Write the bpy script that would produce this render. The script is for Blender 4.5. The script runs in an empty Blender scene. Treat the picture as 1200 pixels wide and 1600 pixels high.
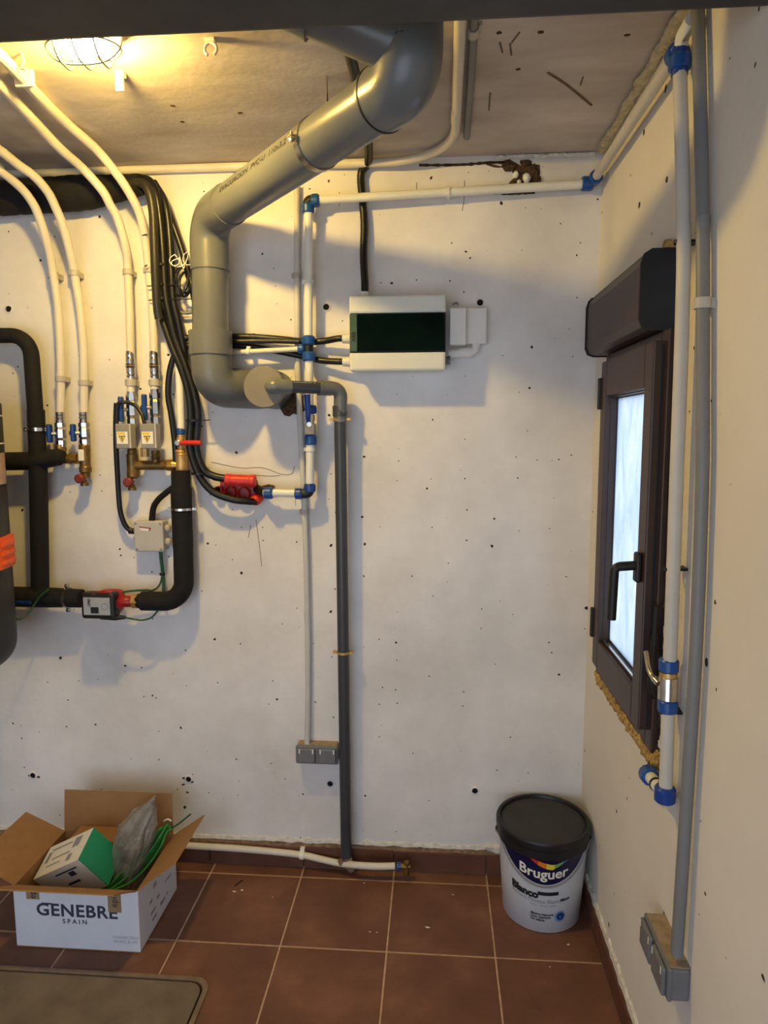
import bpy, bmesh, math, random
from math import sin, cos, pi, atan2, sqrt, radians
from mathutils import Vector as V, Matrix, noise

random.seed(7)
sc = bpy.context.scene
col = sc.collection

# ------------------------------------------------------------------ camera
# room frame: X to the right along the far wall, Y into the room's depth (far wall at Y=0), Z up, metres
FPX, YAW, PITCH, ROLL = 1065.56, -.0756014, -.1173695, -.0030064
CAM = V((0, -2.3279, 1.59295))
XR, H, ROOM_L, ROOM_B = .523, 2.472, -2.3, -3.4
cfw = V((sin(YAW) * cos(PITCH), cos(YAW) * cos(PITCH), sin(PITCH)))
r0 = V((cos(YAW), -sin(YAW), 0)); u0 = r0.cross(cfw)
crt = r0 * cos(ROLL) + u0 * sin(ROLL); cup = u0 * cos(ROLL) - r0 * sin(ROLL)
cd = bpy.data.cameras.new('camera'); cam = bpy.data.objects.new('camera', cd); col.objects.link(cam)
cd.sensor_fit = 'VERTICAL'; cd.sensor_height = 36; cd.lens = FPX * 36 / 1600; cd.clip_start = .02
cam.matrix_world = Matrix((( crt.x, cup.x, -cfw.x, CAM.x), (crt.y, cup.y, -cfw.y, CAM.y), (crt.z, cup.z, -cfw.z, CAM.z), (0, 0, 0, 1)))
sc.camera = cam

# ------------------------------------------------------------------ daylight, exposure
wd = bpy.data.worlds.new('sky'); sc.world = wd; wd.use_nodes = True
bg = wd.node_tree.nodes['Background']; bg.inputs[0].default_value = (.73, .84, 1, 1); bg.inputs[1].default_value = 2.9
sc.view_settings.view_transform = 'Standard'; sc.view_settings.look = 'None'
sc.view_settings.exposure = -0.1; sc.view_settings.gamma = 1; sc.view_settings.use_curve_mapping = False
LAMP_STRENGTH = 1100.0
LAMP_COLOR = (1, .67, .17)
DX0, DX1, DZ = -1.95, .25, 2.12        # unseen opening added behind the camera to let daylight in
# portal over the added opening, so the sky lights the room from behind
pl = bpy.data.lights.new('daylight_portal', 'AREA'); pl.shape = 'RECTANGLE'; pl.size = DX1 - DX0; pl.size_y = DZ
pl.cycles.is_portal = True
po = bpy.data.objects.new('daylight_portal', pl); col.objects.link(po)
po.location = ((DX0 + DX1) / 2, ROOM_B, DZ / 2); po.rotation_euler = (radians(90), 0, 0)

# ------------------------------------------------------------------ measuring helpers: a viewing ray met with a real plane of the room
def ray(x, y): return cfw + crt * ((x - 600) / FPX) + cup * ((800 - y) / FPX)
def W(x, y, d=0.): v = ray(x, y); return CAM + v * ((-d - CAM.y) / v.y)          # plane d metres in front of the far wall
def R(x, y, d=0.): v = ray(x, y); return CAM + v * ((XR - d - CAM.x) / v.x)      # plane d metres in front of the right wall
def Zp(x, y, z): v = ray(x, y); return CAM + v * ((z - CAM.z) / v.z)             # level plane at height z
def Ws(L): return [W(*q) for q in L]
def Rs(L): return [R(*q) for q in L]

# ------------------------------------------------------------------ materials
def lin(c):
    return tuple(((x / 255) / 12.92 if x / 255 <= .04045 else ((x / 255 + .055) / 1.055) ** 2.4) for x in c)
class NT:
    def __init__(s, name):
        s.m = bpy.data.materials.new(name); s.m.use_nodes = True; s.t = s.m.node_tree; s.b = s.t.nodes['Principled BSDF']
    def n(s, typ, **kw):
        o = s.t.nodes.new(typ)
        for k, v in kw.items():
            if k in ('operation', 'blend_type', 'data_type', 'feature', 'noise_dimensions'): setattr(o, k, v)
        return o
    def l(s, a, b): s.t.links.new(a, b)
MATS = {}
def mat(name, c, rough=.5, metal=0., var=.08, vs=25., bump=0., bs=120., trans=0., ior=1.45, emis=None, es=0., alpha=1., spec=.5, c2=None):
    if name in MATS: return MATS[name]
    k = NT(name); b = k.b; c = lin(c)
    b.inputs['Roughness'].default_value = rough; b.inputs['Metallic'].default_value = metal
    b.inputs['Transmission Weight'].default_value = trans; b.inputs['IOR'].default_value = ior
    b.inputs['Alpha'].default_value = alpha; b.inputs['Specular IOR Level'].default_value = spec
    tc = k.n('ShaderNodeTexCoord')
    nz = k.n('ShaderNodeTexNoise'); nz.inputs['Scale'].default_value = vs; nz.inputs['Detail'].default_value = 5
    k.l(tc.outputs['Object'], nz.inputs['Vector'])
    rp = k.n('ShaderNodeValToRGB'); e = rp.color_ramp.elements
    lo = lin(c2) if c2 else tuple(x * (1 - var) for x in c)
    hi = c if c2 else tuple(min(1, x * (1 + var)) for x in c)
    e[0].position = .32; e[0].color = (*lo, 1); e[1].position = .68; e[1].color = (*hi, 1)
    k.l(nz.outputs['Fac'], rp.inputs['Fac']); k.l(rp.outputs['Color'], b.inputs['Base Color'])
    if bump:
        n2 = k.n('ShaderNodeTexNoise'); n2.inputs['Scale'].default_value = bs; n2.inputs['Detail'].default_value = 4
        k.l(tc.outputs['Object'], n2.inputs['Vector'])
        bp = k.n('ShaderNodeBump'); bp.inputs['Strength'].default_value = bump; bp.inputs['Distance'].default_value = .004
        k.l(n2.outputs['Fac'], bp.inputs['Height']); k.l(bp.outputs['Normal'], b.inputs['Normal'])
    if emis:
        b.inputs['Emission Color'].default_value = (*emis, 1); b.inputs['Emission Strength'].default_value = es
    MATS[name] = k.m
    return k.m

def concrete(name, base, stain, pits=True, ss=1.3, smin=.35, smax=.75, pit_scale=9., bump=.25, streak=False, axes='XZ', gate0=.70):
    """painted concrete: soft stains, trowel relief and scattered dark air-pits"""
    k = NT(name); b = k.b; b.inputs['Roughness'].default_value = .82; b.inputs['Specular IOR Level'].default_value = .25
    tc = k.n('ShaderNodeTexCoord')
    mp = k.n('ShaderNodeMapping'); k.l(tc.outputs['Object'], mp.inputs['Vector'])
    if streak: mp.inputs['Scale'].default_value = (1, 2.5, 1)
    nz = k.n('ShaderNodeTexNoise'); nz.inputs['Scale'].default_value = ss; nz.inputs['Detail'].default_value = 8; nz.inputs['Roughness'].default_value = .62
    k.l(mp.outputs['Vector'], nz.inputs['Vector'])
    rp = k.n('ShaderNodeValToRGB'); e = rp.color_ramp.elements
    e[0].position = smin; e[0].color = (*lin(stain), 1); e[1].position = smax; e[1].color = (*lin(base), 1)
    k.l(nz.outputs['Fac'], rp.inputs['Fac']); out = rp.outputs['Color']
    n2 = k.n('ShaderNodeTexNoise'); n2.inputs['Scale'].default_value = 38; n2.inputs['Detail'].default_value = 6
    k.l(tc.outputs['Object'], n2.inputs['Vector'])
    height = n2.outputs['Fac']
    if pits:
        # distort, then small voronoi cells; only some cells carry a pit
        ad = k.n('ShaderNodeTexNoise'); ad.inputs['Scale'].default_value = 60; k.l(tc.outputs['Object'], ad.inputs['Vector'])
        mx = k.n('ShaderNodeVectorMath', operation='MULTIPLY_ADD')
        k.l(ad.outputs['Color'], mx.inputs[0]); mx.inputs[1].default_value = (.012, .012, .012); k.l(tc.outputs['Object'], mx.inputs[2])
        sx_ = k.n('ShaderNodeSeparateXYZ'); k.l(mx.outputs['Vector'], sx_.inputs[0]); cb_ = k.n('ShaderNodeCombineXYZ')
        k.l(sx_.outputs[axes[0]], cb_.inputs[0]); k.l(sx_.outputs[axes[1]], cb_.inputs[1])
        for sc_, thr, gate in ((pit_scale, .036, gate0), (pit_scale * 1.9, .038, gate0 + .02)):
            vo = k.n('ShaderNodeTexVoronoi', feature='F1'); vo.voronoi_dimensions = '2D'; vo.inputs['Scale'].default_value = sc_
            k.l(cb_.outputs[0], vo.inputs['Vector'])
            sp = k.n('ShaderNodeSeparateColor'); k.l(vo.outputs['Color'], sp.inputs[0])
            ga = k.n('ShaderNodeMath', operation='GREATER_THAN'); k.l(sp.outputs[0], ga.inputs[0]); ga.inputs[1].default_value = gate
            rr = k.n('ShaderNodeMath', operation='MULTIPLY'); k.l(sp.outputs[1], rr.inputs[0]); rr.inputs[1].default_value = thr * 1.35
            lt = k.n('ShaderNodeMath', operation='LESS_THAN'); k.l(vo.outputs['Distance'], lt.inputs[0]); k.l(rr.outputs[0], lt.inputs[1])
            an = k.n('ShaderNodeMath', operation='MULTIPLY'); k.l(ga.outputs[0], an.inputs[0]); k.l(lt.outputs[0], an.inputs[1])
            mi = k.n('ShaderNodeMix', data_type='RGBA'); k.l(an.outputs[0], mi.inputs['Factor'])
            k.l(out, mi.inputs[6]); mi.inputs[7].default_value = (.035, .03, .025, 1); out = mi.outputs[2]
    k.l(out, b.inputs['Base Color'])
    bp = k.n('ShaderNodeBump'); bp.inputs['Strength'].default_value = bump; bp.inputs['Distance'].default_value = .004
    k.l(height, bp.inputs['Height']); k.l(bp.outputs['Normal'], b.inputs['Normal'])
    MATS[name] = k.m
    return k.m

def tile_mat(name, c1, c2, c3):
    k = NT(name); b = k.b; b.inputs['Roughness'].default_value = .62; b.inputs['Specular IOR Level'].default_value = .3
    tc = k.n('ShaderNodeTexCoord'); oi = k.n('ShaderNodeObjectInfo')
    ad = k.n('ShaderNodeVectorMath', operation='MULTIPLY_ADD'); k.l(oi.outputs['Location'], ad.inputs[0]); ad.inputs[1].default_value = (3.1, 2.3, 1); k.l(tc.outputs['Object'], ad.inputs[2])
    nz = k.n('ShaderNodeTexNoise'); nz.inputs['Scale'].default_value = 5; nz.inputs['Detail'].default_value = 9; nz.inputs['Roughness'].default_value = .6
    k.l(ad.outputs[0], nz.inputs['Vector'])
    rp = k.n('ShaderNodeValToRGB'); e = rp.color_ramp.elements
    e[0].position = .3; e[0].color = (*lin(c1), 1); e[1].position = .7; e[1].color = (*lin(c2), 1)
    m = e.new(.52); m.color = (*lin(c3), 1)
    k.l(nz.outputs['Fac'], rp.inputs['Fac']); k.l(rp.outputs['Color'], b.inputs['Base Color'])
    bp = k.n('ShaderNodeBump'); bp.inputs['Strength'].default_value = .12; bp.inputs['Distance'].default_value = .003
    n2 = k.n('ShaderNodeTexNoise'); n2.inputs['Scale'].default_value = 60; k.l(ad.outputs[0], n2.inputs['Vector'])
    k.l(n2.outputs['Fac'], bp.inputs['Height']); k.l(bp.outputs['Normal'], b.inputs['Normal'])
    MATS[name] = k.m; return k.m

M_wall = concrete('white_wall_paint', (234, 231, 228), (204, 200, 196), ss=1.9, smin=.32, smax=.66)
M_wallr = concrete('white_wall_paint_side', (226, 221, 212), (210, 204, 194), ss=1.1, pit_scale=5., axes='YZ', gate0=.7)
M_ceil = concrete('bare_ceiling_plaster', (216, 206, 193), (172, 158, 142), ss=2.2, smin=.3, smax=.7, pits=False, streak=True)
M_tile = tile_mat('terracotta_tile', (96, 65, 51), (130, 91, 73), (113, 77, 61))
M_skirt = tile_mat('terracotta_skirting', (82, 50, 38), (112, 72, 56), (96, 61, 47))
M_grout = mat('sand_grout', (186, 156, 130), .9, var=.15, vs=40)
M_mortar = mat('mortar', (128, 104, 80), .95, var=.3, vs=60, bump=.6, bs=80)
M_plaster = mat('rough_plaster', (214, 208, 196), .95, var=.12, vs=60, bump=.8, bs=70)
M_pvc = mat('grey_pvc', (100, 102, 102), .3, var=.06, vs=8)
M_pvcd = mat('dark_grey_pvc', (60, 62, 66), .34, var=.08, vs=10)
M_cap = mat('sandy_grey_pvc', (120, 114, 100), .5, var=.08, vs=14)
M_pex = mat('cream_pipe', (214, 206, 188), .42, var=.04, vs=10)
M_clear = mat('milky_pipe', (222, 222, 212), .3, var=.05, vs=12)
M_pexw = mat('paint_splashed_pipe', (194, 189, 178), .5, var=.05, vs=12)
M_cond = mat('pale_conduit', (196, 194, 188), .45, var=.05, vs=12)
M_condg = mat('grey_conduit', (118, 118, 117), .45, var=.05, vs=12)
M_clip = mat('clip_grey', (176, 170, 158), .45, var=.06)
M_blue = mat('blue_fitting', (28, 74, 140), .32, var=.12, vs=40)
M_bluev = mat('blue_handle', (24, 62, 138), .35, var=.12, vs=40)
M_black = mat('black_rubber', (20, 19, 19), .5, var=.25, vs=30)
M_ins = mat('black_foam_insulation', (16, 15, 15), .85, var=.3, vs=22, bump=.5, bs=90)
M_cable = mat('black_cable_sheath', (20, 19, 18), .38, var=.2, vs=30)
M_red = mat('red_paint', (150, 24, 24), .38, var=.15, vs=30)
M_redp = mat('red_plastic', (196, 42, 36), .45, var=.12, vs=40)
M_redk = mat('rust_red_knob', (116, 42, 30), .5, var=.15, vs=60)
M_brass = mat('brass', (176, 138, 72), .34, metal=.9, var=.22, vs=40)
M_brassd = mat('dull_brass', (128, 100, 56), .45, metal=.75, var=.25, vs=40)
M_brassl = mat('light_brass', (198, 160, 100), .4, metal=.6, var=.15, vs=40)
M_steel = mat('chrome_steel', (205, 200, 190), .22, metal=1., var=.1, vs=50)
M_grbox = mat('grey_box_plastic', (186, 182, 174), .5, var=.05, vs=20)
M_grdark = mat('actuator_grey', (138, 136, 128), .5, var=.06, vs=20)
M_panel = mat('panel_offwhite', (214, 214, 202), .42, var=.03, vs=10)
M_white = mat('white_plastic', (226, 222, 216), .45, var=.03, vs=14)
M_smoke = mat('smoked_green_door', (4, 18, 14), .07, var=.35, vs=9, spec=.12)
M_strip = mat('green_door_strip', (62, 84, 62), .3, var=.1, vs=30)
M_socket = mat('socket_grey', (108, 109, 112), .45, var=.08, vs=30)
M_dust = mat('dusty_tan', (150, 133, 110), .9, var=.2, vs=50, bump=.4)
M_brown = mat('brown_aluminium', (54, 37, 31), .42, var=.08, vs=14)
M_brownd = mat('dark_brown_seal', (26, 16, 13), .5, var=.15, vs=14)
M_gasket = mat('dark_gasket', (20, 18, 18), .6, var=.1)
M_wool = mat('mineral_wool', (196, 164, 96), .98, var=.2, vs=120, bump=1., bs=160, c2=(132, 100, 52))
M_foam = mat('old_foam', (54, 40, 28), .95, var=.5, vs=60, bump=1., bs=90)
M_rubble = mat('broken_plaster_brown', (74, 54, 34), .95, var=.5, vs=90, bump=1., bs=120)
M_card = mat('cardboard', (150, 112, 72), .85, var=.06, vs=30)
M_cardw = mat('white_cardboard', (206, 210, 220), .7, var=.03, vs=12)
M_ink = mat('dark_ink', (52, 54, 74), .7, var=.1)
M_inkb = mat('black_ink', (26, 26, 30), .7, var=.1)
M_inkf = mat('faded_ink', (140, 140, 150), .7, var=.1)
M_tape = mat('brown_tape', (146, 122, 94), .35, var=.06, vs=20)
M_green = mat('green_carton_end', (34, 146, 108), .55, var=.06, vs=14)
M_carton = mat('pale_carton', (226, 220, 206), .6, var=.03)
M_gcable = mat('green_cable', (44, 122, 48), .42, var=.2, vs=40)
M_gcabled = mat('dark_green_cable', (30, 76, 44), .42, var=.2, vs=40)
M_navy = mat('navy_print', (16, 18, 62), .3, var=.08)
M_bucket = mat('bucket_white', (196, 200, 205), .35, var=.02, vs=10)
M_lid = mat('lid_black', (24, 25, 28), .42, var=.2, vs=14)
M_lidd = mat('lid_top_dusty', (46, 46, 46), .6, var=.25, vs=12)
M_yellow = mat('warning_yellow', (232, 196, 30), .5, var=.05)
M_label = mat('label_white', (232, 228, 214), .5, var=.03)
M_tank = mat('tank_charcoal', (42, 40, 40), .5, var=.1, vs=10, bump=.15, bs=200)
M_orange = mat('orange_plastic', (236, 96, 16), .45, var=.06)
M_pink = mat('pinkish_strip', (178, 150, 138), .4, var=.08)
M_hatch = mat('hatch_concrete', (122, 110, 94), .88, var=.2, vs=9, bump=.4, bs=60, c2=(98, 87, 74))
M_rim = mat('hatch_rim', (122, 104, 84), .6, var=.15, vs=30)
M_beam = mat('beam_charcoal', (58, 57, 57), .55, var=.15, vs=18)
M_wood = mat('wood_sliver', (110, 92, 72), .8, var=.2, vs=60)
M_grey = mat('mid_grey', (120, 120, 120), .5)
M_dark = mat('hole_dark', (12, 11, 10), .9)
M_lampbody = mat('lamp_base_white', (226, 220, 206), .4)
M_bulb = mat('lit_glass', (255, 240, 200), .2, emis=LAMP_COLOR, es=LAMP_STRENGTH)
M_rain = []
for nm, c in (('swoosh_red', (196, 48, 34)), ('swoosh_orange', (222, 124, 40)), ('swoosh_yellow', (226, 206, 70)), ('swoosh_green', (110, 168, 84)), ('swoosh_blue', (80, 110, 160))):
    M_rain.append(mat(nm, c, .4, var=.08))

def glass_pane():
    """obscured window glass: scatters the daylight that falls on its outer side"""
    k = NT('obscured_glass'); t = k.t; t.nodes.remove(k.b)
    o = t.nodes['Material Output']; tr = k.n('ShaderNodeBsdfTranslucent'); gl = k.n('ShaderNodeBsdfGlossy'); gl.inputs['Roughness'].default_value = .08
    tp = k.n('ShaderNodeBsdfTransparent')
    tc = k.n('ShaderNodeTexCoord'); mp = k.n('ShaderNodeMapping'); mp.inputs['Scale'].default_value = (1, 1.6, .5); k.l(tc.outputs['Object'], mp.inputs['Vector'])
    nz = k.n('ShaderNodeTexNoise'); nz.inputs['Scale'].default_value = 9; nz.inputs['Detail'].default_value = 9; nz.inputs['Roughness'].default_value = .7; nz.inputs['Distortion'].default_value = 1.2
    k.l(mp.outputs['Vector'], nz.inputs['Vector'])
    rp = k.n('ShaderNodeValToRGB'); e = rp.color_ramp.elements
    e[0].position = .3; e[0].color = (.62, .72, .84, 1); e[1].position = .66; e[1].color = (.97, .99, 1, 1)
    k.l(nz.outputs['Fac'], rp.inputs['Fac']); k.l(rp.outputs['Color'], tr.inputs['Color'])
    tp.inputs['Color'].default_value = (.9, .95, 1, 1)
    m0 = k.n('ShaderNodeMixShader'); m0.inputs[0].default_value = .1; k.l(tr.outputs[0], m0.inputs[1]); k.l(tp.outputs[0], m0.inputs[2])
    fr = k.n('ShaderNodeFresnel'); fr.inputs['IOR'].default_value = 1.2
    mx = k.n('ShaderNodeMixShader'); k.l(fr.outputs[0], mx.inputs[0]); k.l(m0.outputs[0], mx.inputs[1]); k.l(gl.outputs[0], mx.inputs[2])
    k.l(mx.outputs[0], o.inputs['Surface']); return k.m
M_glass = glass_pane()

def bag_film():
    k = NT('grey_plastic_film'); t = k.t; b = k.b; o = t.nodes['Material Output']
    b.inputs['Base Color'].default_value = (*lin((150, 146, 138)), 1); b.inputs['Roughness'].default_value = .25
    tp = k.n('ShaderNodeBsdfTransparent'); mx = k.n('ShaderNodeMixShader')
    tc = k.n('ShaderNodeTexCoord'); nz = k.n('ShaderNodeTexNoise'); nz.inputs['Scale'].default_value = 24; nz.inputs['Detail'].default_value = 4
    k.l(tc.outputs['Object'], nz.inputs['Vector'])
    rp = k.n('ShaderNodeMapRange'); rp.inputs[1].default_value = .3; rp.inputs[2].default_value = .7; rp.inputs[3].default_value = .35; rp.inputs[4].default_value = .8
    k.l(nz.outputs['Fac'], rp.inputs[0]); k.l(rp.outputs[0], mx.inputs[0]); k.l(tp.outputs[0], mx.inputs[1]); k.l(b.outputs[0], mx.inputs[2])
    k.l(mx.outputs[0], o.inputs['Surface']); return k.m
M_bag = bag_film()

# ------------------------------------------------------------------ mesh building
ORG = {}
def thing(name, label, cat, loc, group=None, kind=None):
    o = bpy.data.objects.new(name, None); col.objects.link(o); o.location = loc; o.empty_display_size = .05
    if label: o['label'] = label
    if cat: o['category'] = cat
    if group: o['group'] = group
    if kind: o['kind'] = kind
    ORG[o.name] = V(loc); return o
def tag(o, label, cat, group=None, kind=None):
    if label: o['label'] = label
    if cat: o['category'] = cat
    if group: o['group'] = group
    if kind: o['kind'] = kind
    return o
def frame(ax):
    ax = ax.normalized(); h = V((0, 0, 1)) if abs(ax.z) < .9 else V((1, 0, 0))
    a = ax.cross(h).normalized(); b = ax.cross(a).normalized(); return a, b
def fillet(P, r, n=8):
    P = [V(p) for p in P]; out = [P[0]]
    for i in range(1, len(P) - 1):
        a, b, c = P[i - 1], P[i], P[i + 1]; u = (a - b); w = (c - b); lu, lw = u.length, w.length; u.normalize(); w.normalize()
        ang = u.angle(w, pi)
        if ang > pi - .02: out.append(b); continue
        rr = r[i - 1] if isinstance(r, (list, tuple)) else r
        t = min(rr / math.tan(ang / 2), lu * .49, lw * .49); rr = t * math.tan(ang / 2)
        ce = b + (u + w).normalized() * (rr / sin(ang / 2)); s = b + u * t; e = b + w * t
        v0, v1 = s - ce, e - ce; tot = v0.angle(v1, 0)
        for k in range(n + 1):
            f = k / n
            out.append(ce + (v0 * sin((1 - f) * tot) + v1 * sin(f * tot)) / sin(tot) if tot > 1e-4 else s)
    out.append(P[-1]); return out
def spline(P, n=6):
    P = [V(p) for p in P]
    if len(P) < 3: return P
    Q = [P[0] * 2 - P[1]] + P + [P[-1] * 2 - P[-2]]; out = []
    for i in range(1, len(Q) - 2):
        a, b, c, d = Q[i - 1], Q[i], Q[i + 1], Q[i + 2]
        for k in range(n):
            t = k / n
            out.append(.5 * ((2 * b) + (c - a) * t + (2 * a - 5 * b + 4 * c - d) * t * t + (3 * b - a - 3 * c + d) * t ** 3))
    out.append(P[-1]); return out
def resample(P, step):
    out = [P[0]]; acc = 0
    for a, b in zip(P, P[1:]):
        L = (b - a).length
        while acc + L >= step:
            f = (step - acc) / L; a = a + (b - a) * f; out.append(a); L = (b - a).length; acc = 0
        acc += L
    return out
class MB:
    def __init__(s): s.v = []; s.f = []; s.sm = []
    def add(s, vs, fs, smooth=False):
        o = len(s.v); s.v += [V(p) for p in vs]; s.f += [tuple(i + o for i in f) for f in fs]; s.sm += [smooth] * len(fs); return s
    def tube(s, P, r, n=16, caps=True, smooth=True):
        P = [V(p) for p in P]; m = len(P); rad = r if isinstance(r, (list, tuple)) else [r] * m
        T = [(P[min(i + 1, m - 1)] - P[max(i - 1, 0)]).normalized() for i in range(m)]
        a, b = frame(T[0]); vs = []
        for i in range(m):
            if i: q = T[i - 1].rotation_difference(T[i]); a = q @ a
            a = (a - T[i] * a.dot(T[i])).normalized(); b = T[i].cross(a)
            vs += [P[i] + (a * cos(2 * pi * k / n) + b * sin(2 * pi * k / n)) * rad[i] for k in range(n)]
        fs = [(i * n + k, i * n + (k + 1) % n, (i + 1) * n + (k + 1) % n, (i + 1) * n + k) for i in range(m - 1) for k in range(n)]
        s.add(vs, fs, smooth)
        if caps:
            s.add(vs[:n], [tuple(range(n))[::-1]]); s.add(vs[-n:], [tuple(range(n))])
        return s
    def lathe(s, p, ax, prof, n=24, smooth=False, caps=True):
        """profile [(t along axis, radius)]; hard edges between rings unless smooth"""
        p = V(p); ax = V(ax).normalized(); a, b = frame(ax)
        ring = lambda t, r: [p + ax * t + (a * cos(2 * pi * k / n) + b * sin(2 * pi * k / n)) * r for k in range(n)]
        if smooth:
            vs = [q for t, r in prof for q in ring(t, r)]
            s.add(vs, [(i * n + k, i * n + (k + 1) % n, (i + 1) * n + (k + 1) % n, (i + 1) * n + k) for i in range(len(prof) - 1) for k in range(n)], True)
        else:
            for (t0, r0_), (t1, r1_) in zip(prof, prof[1:]):
                vs = ring(t0, r0_) + ring(t1, r1_)
                s.add(vs, [(k, (k + 1) % n, n + (k + 1) % n, n + k) for k in range(n)], n > 8)
        if caps:
            if prof[0][1] > 1e-5: s.add(ring(*prof[0]), [tuple(range(n))[::-1]])
            if prof[-1][1] > 1e-5: s.add(ring(*prof[-1]), [tuple(range(n))])
        return s
    def cyl(s, p0, p1, r, n=20): p0 = V(p0); p1 = V(p1); return s.lathe(p0, p1 - p0, [(0, r), ((p1 - p0).length, r)], n)
    def box(s, lo, hi, M=None):
        lo, hi = V(lo), V(hi)
        vs = [V((x, y, z)) for z in (lo.z, hi.z) for y in (lo.y, hi.y) for x in (lo.x, hi.x)]
        if M: vs = [M @ q for q in vs]
        return s.add(vs, [(0, 2, 3, 1), (4, 5, 7, 6), (0, 1, 5, 4), (1, 3, 7, 5), (3, 2, 6, 7), (2, 0, 4, 6)])
    def prism(s, poly, ext):
        poly = [V(p) for p in poly]; n = len(poly); e = V(ext)
        return s.add(poly + [p + e for p in poly], [tuple(range(n))[::-1], tuple(range(n, 2 * n))] + [(k, (k + 1) % n, n + (k + 1) % n, n + k) for k in range(n)])
    def rbox(s, lo, hi, r, seg=2, M=None, smooth=False):
        """box with rounded edges"""
        bm = bmesh.new(); lo, hi = V(lo), V(hi)
        bmesh.ops.create_cube(bm, size=1)
        for v in bm.verts: v.co = V(((lo.x + hi.x) / 2 + v.co.x * (hi.x - lo.x), (lo.y + hi.y) / 2 + v.co.y * (hi.y - lo.y), (lo.z + hi.z) / 2 + v.co.z * (hi.z - lo.z)))
        bmesh.ops.bevel(bm, geom=bm.edges[:], offset=min(r, .49 * min(hi - lo)), segments=seg, affect='EDGES', profile=.5)
        bm.verts.index_update()
        vs = [(M @ v.co if M else v.co.copy()) for v in bm.verts]; fs = [tuple(v.index for v in f.verts) for f in bm.faces]; bm.free()
        return s.add(vs, fs, smooth)
    def build(s, name, m, parent=None, label=None, org=None, fix=True):
        o_ = ORG[parent.name] if parent else (V(org) if org else V((0, 0, 0)))
        me = bpy.data.meshes.new(name); me.from_pydata([tuple(p - o_) for p in s.v], [], s.f); me.materials.append(m)
        me.polygons.foreach_set('use_smooth', s.sm)
        if fix:
            bm = bmesh.new(); bm.from_mesh(me); bmesh.ops.recalc_face_normals(bm, faces=bm.faces[:]); bm.to_mesh(me); bm.free()
        me.update()
        o = bpy.data.objects.new(name, me); col.objects.link(o)
        if parent: o.parent = parent; ORG[o.name] = o_
        else: o.location = o_; ORG[o.name] = o_
        if label: o['label'] = label
        return o
def text_mesh(body, size, fn, m, name, parent, bold=0., align='CENTER', spacing=1.):
    cu = bpy.data.curves.new('t', 'FONT'); cu.body = body; cu.size = size; cu.align_x = align; cu.offset = bold; cu.space_character = spacing; cu.resolution_u = 3
    ob = bpy.data.objects.new('t', cu); col.objects.link(ob)
    me = bpy.data.meshes.new_from_object(ob.evaluated_get(bpy.context.evaluated_depsgraph_get()))
    bpy.data.objects.remove(ob); bpy.data.curves.remove(cu)
    b = MB(); b.add([fn(v.co.x, v.co.y) for v in me.vertices], [tuple(p.vertices) for p in me.polygons]); bpy.data.meshes.remove(me)
    return b.build(name, m, parent, fix=False)
def patch(fn, u0_, u1_, v0_, v1_, nu=1, nv=1):
    b = MB(); b.add([fn(u0_ + (u1_ - u0_) * i / nu, v0_ + (v1_ - v0_) * j / nv) for j in range(nv + 1) for i in range(nu + 1)],
                   [(j * (nu + 1) + i, j * (nu + 1) + i + 1, (j + 1) * (nu + 1) + i + 1, (j + 1) * (nu + 1) + i) for j in range(nv) for i in range(nu)]); return b
def lump(c, rad, amp, seed=0, n=2, freq=30):
    """rough broken lump"""
    bm = bmesh.new(); bmesh.ops.create_icosphere(bm, subdivisions=n, radius=1); c = V(c); rad = V(rad)
    for v in bm.verts:
        k = 1 + amp * noise.noise(v.co * 2.1 + V((seed, seed * 1.7, 0)))
        v.co = V((c.x + v.co.x * rad.x * k, c.y + v.co.y * rad.y * k, c.z + v.co.z * rad.z * k))
    bm.verts.index_update(); b = MB(); b.add([v.co.copy() for v in bm.verts], [tuple(v.index for v in f.verts) for f in bm.faces], False); bm.free(); return b
X, Y, Z = V((1, 0, 0)), V((0, 1, 0)), V((0, 0, 1))

# ================================================================== SETTING
T, X0, Y0 = .333, -.8082, .0696
fl = MB().box((ROOM_L, ROOM_B, -.06), (XR, 0, -.0016)).build('floor', M_grout); tag(fl, 'floor of square terracotta tiles with sandy joints', None, kind='structure')
tile_me = {}
def put_tile(x0, x1, y0, y1):
    key = (round(x1 - x0, 4), round(y1 - y0, 4))
    if key not in tile_me:
        a, b = (x1 - x0) / 2 - .0026, (y1 - y0) / 2 - .0026; e = .0018
        m = MB(); lo = [(-a, -b), (a, -b), (a, b), (-a, b)]; hi = [(-a + e, -b + e), (a - e, -b + e), (a - e, b - e), (-a + e, b - e)]
        m.add([(*p, -.01) for p in lo] + [(*p, -.0012) for p in lo] + [(*p, 0) for p in hi],
              [(8, 9, 10, 11)] + [(k, (k + 1) % 4, 4 + (k + 1) % 4, 4 + k) for k in range(4)] + [(4 + k, 4 + (k + 1) % 4, 8 + (k + 1) % 4, 8 + k) for k in range(4)])
        me = bpy.data.meshes.new('tile'); me.from_pydata([tuple(p) for p in m.v], [], m.f); me.materials.append(M_tile); me.update(); tile_me[key] = me
    o = bpy.data.objects.new('tile', tile_me[key]); col.objects.link(o); o.parent = fl
    o.location = ((x0 + x1) / 2, (y0 + y1) / 2, random.uniform(-.0006, .0004))
xs = [ROOM_L] + [X0 + i * T for i in range(-4, 5)]
xs = [x for x in xs if x < XR - .02] + [XR - .012]
ys = [-.012, -Y0] + [-Y0 - j * T for j in range(1, 10)] + [ROOM_B]
for j in range(len(ys) - 1):
    for i in range(len(xs) - 1): put_tile(xs[i], xs[i + 1], ys[j + 1], ys[j])

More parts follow.
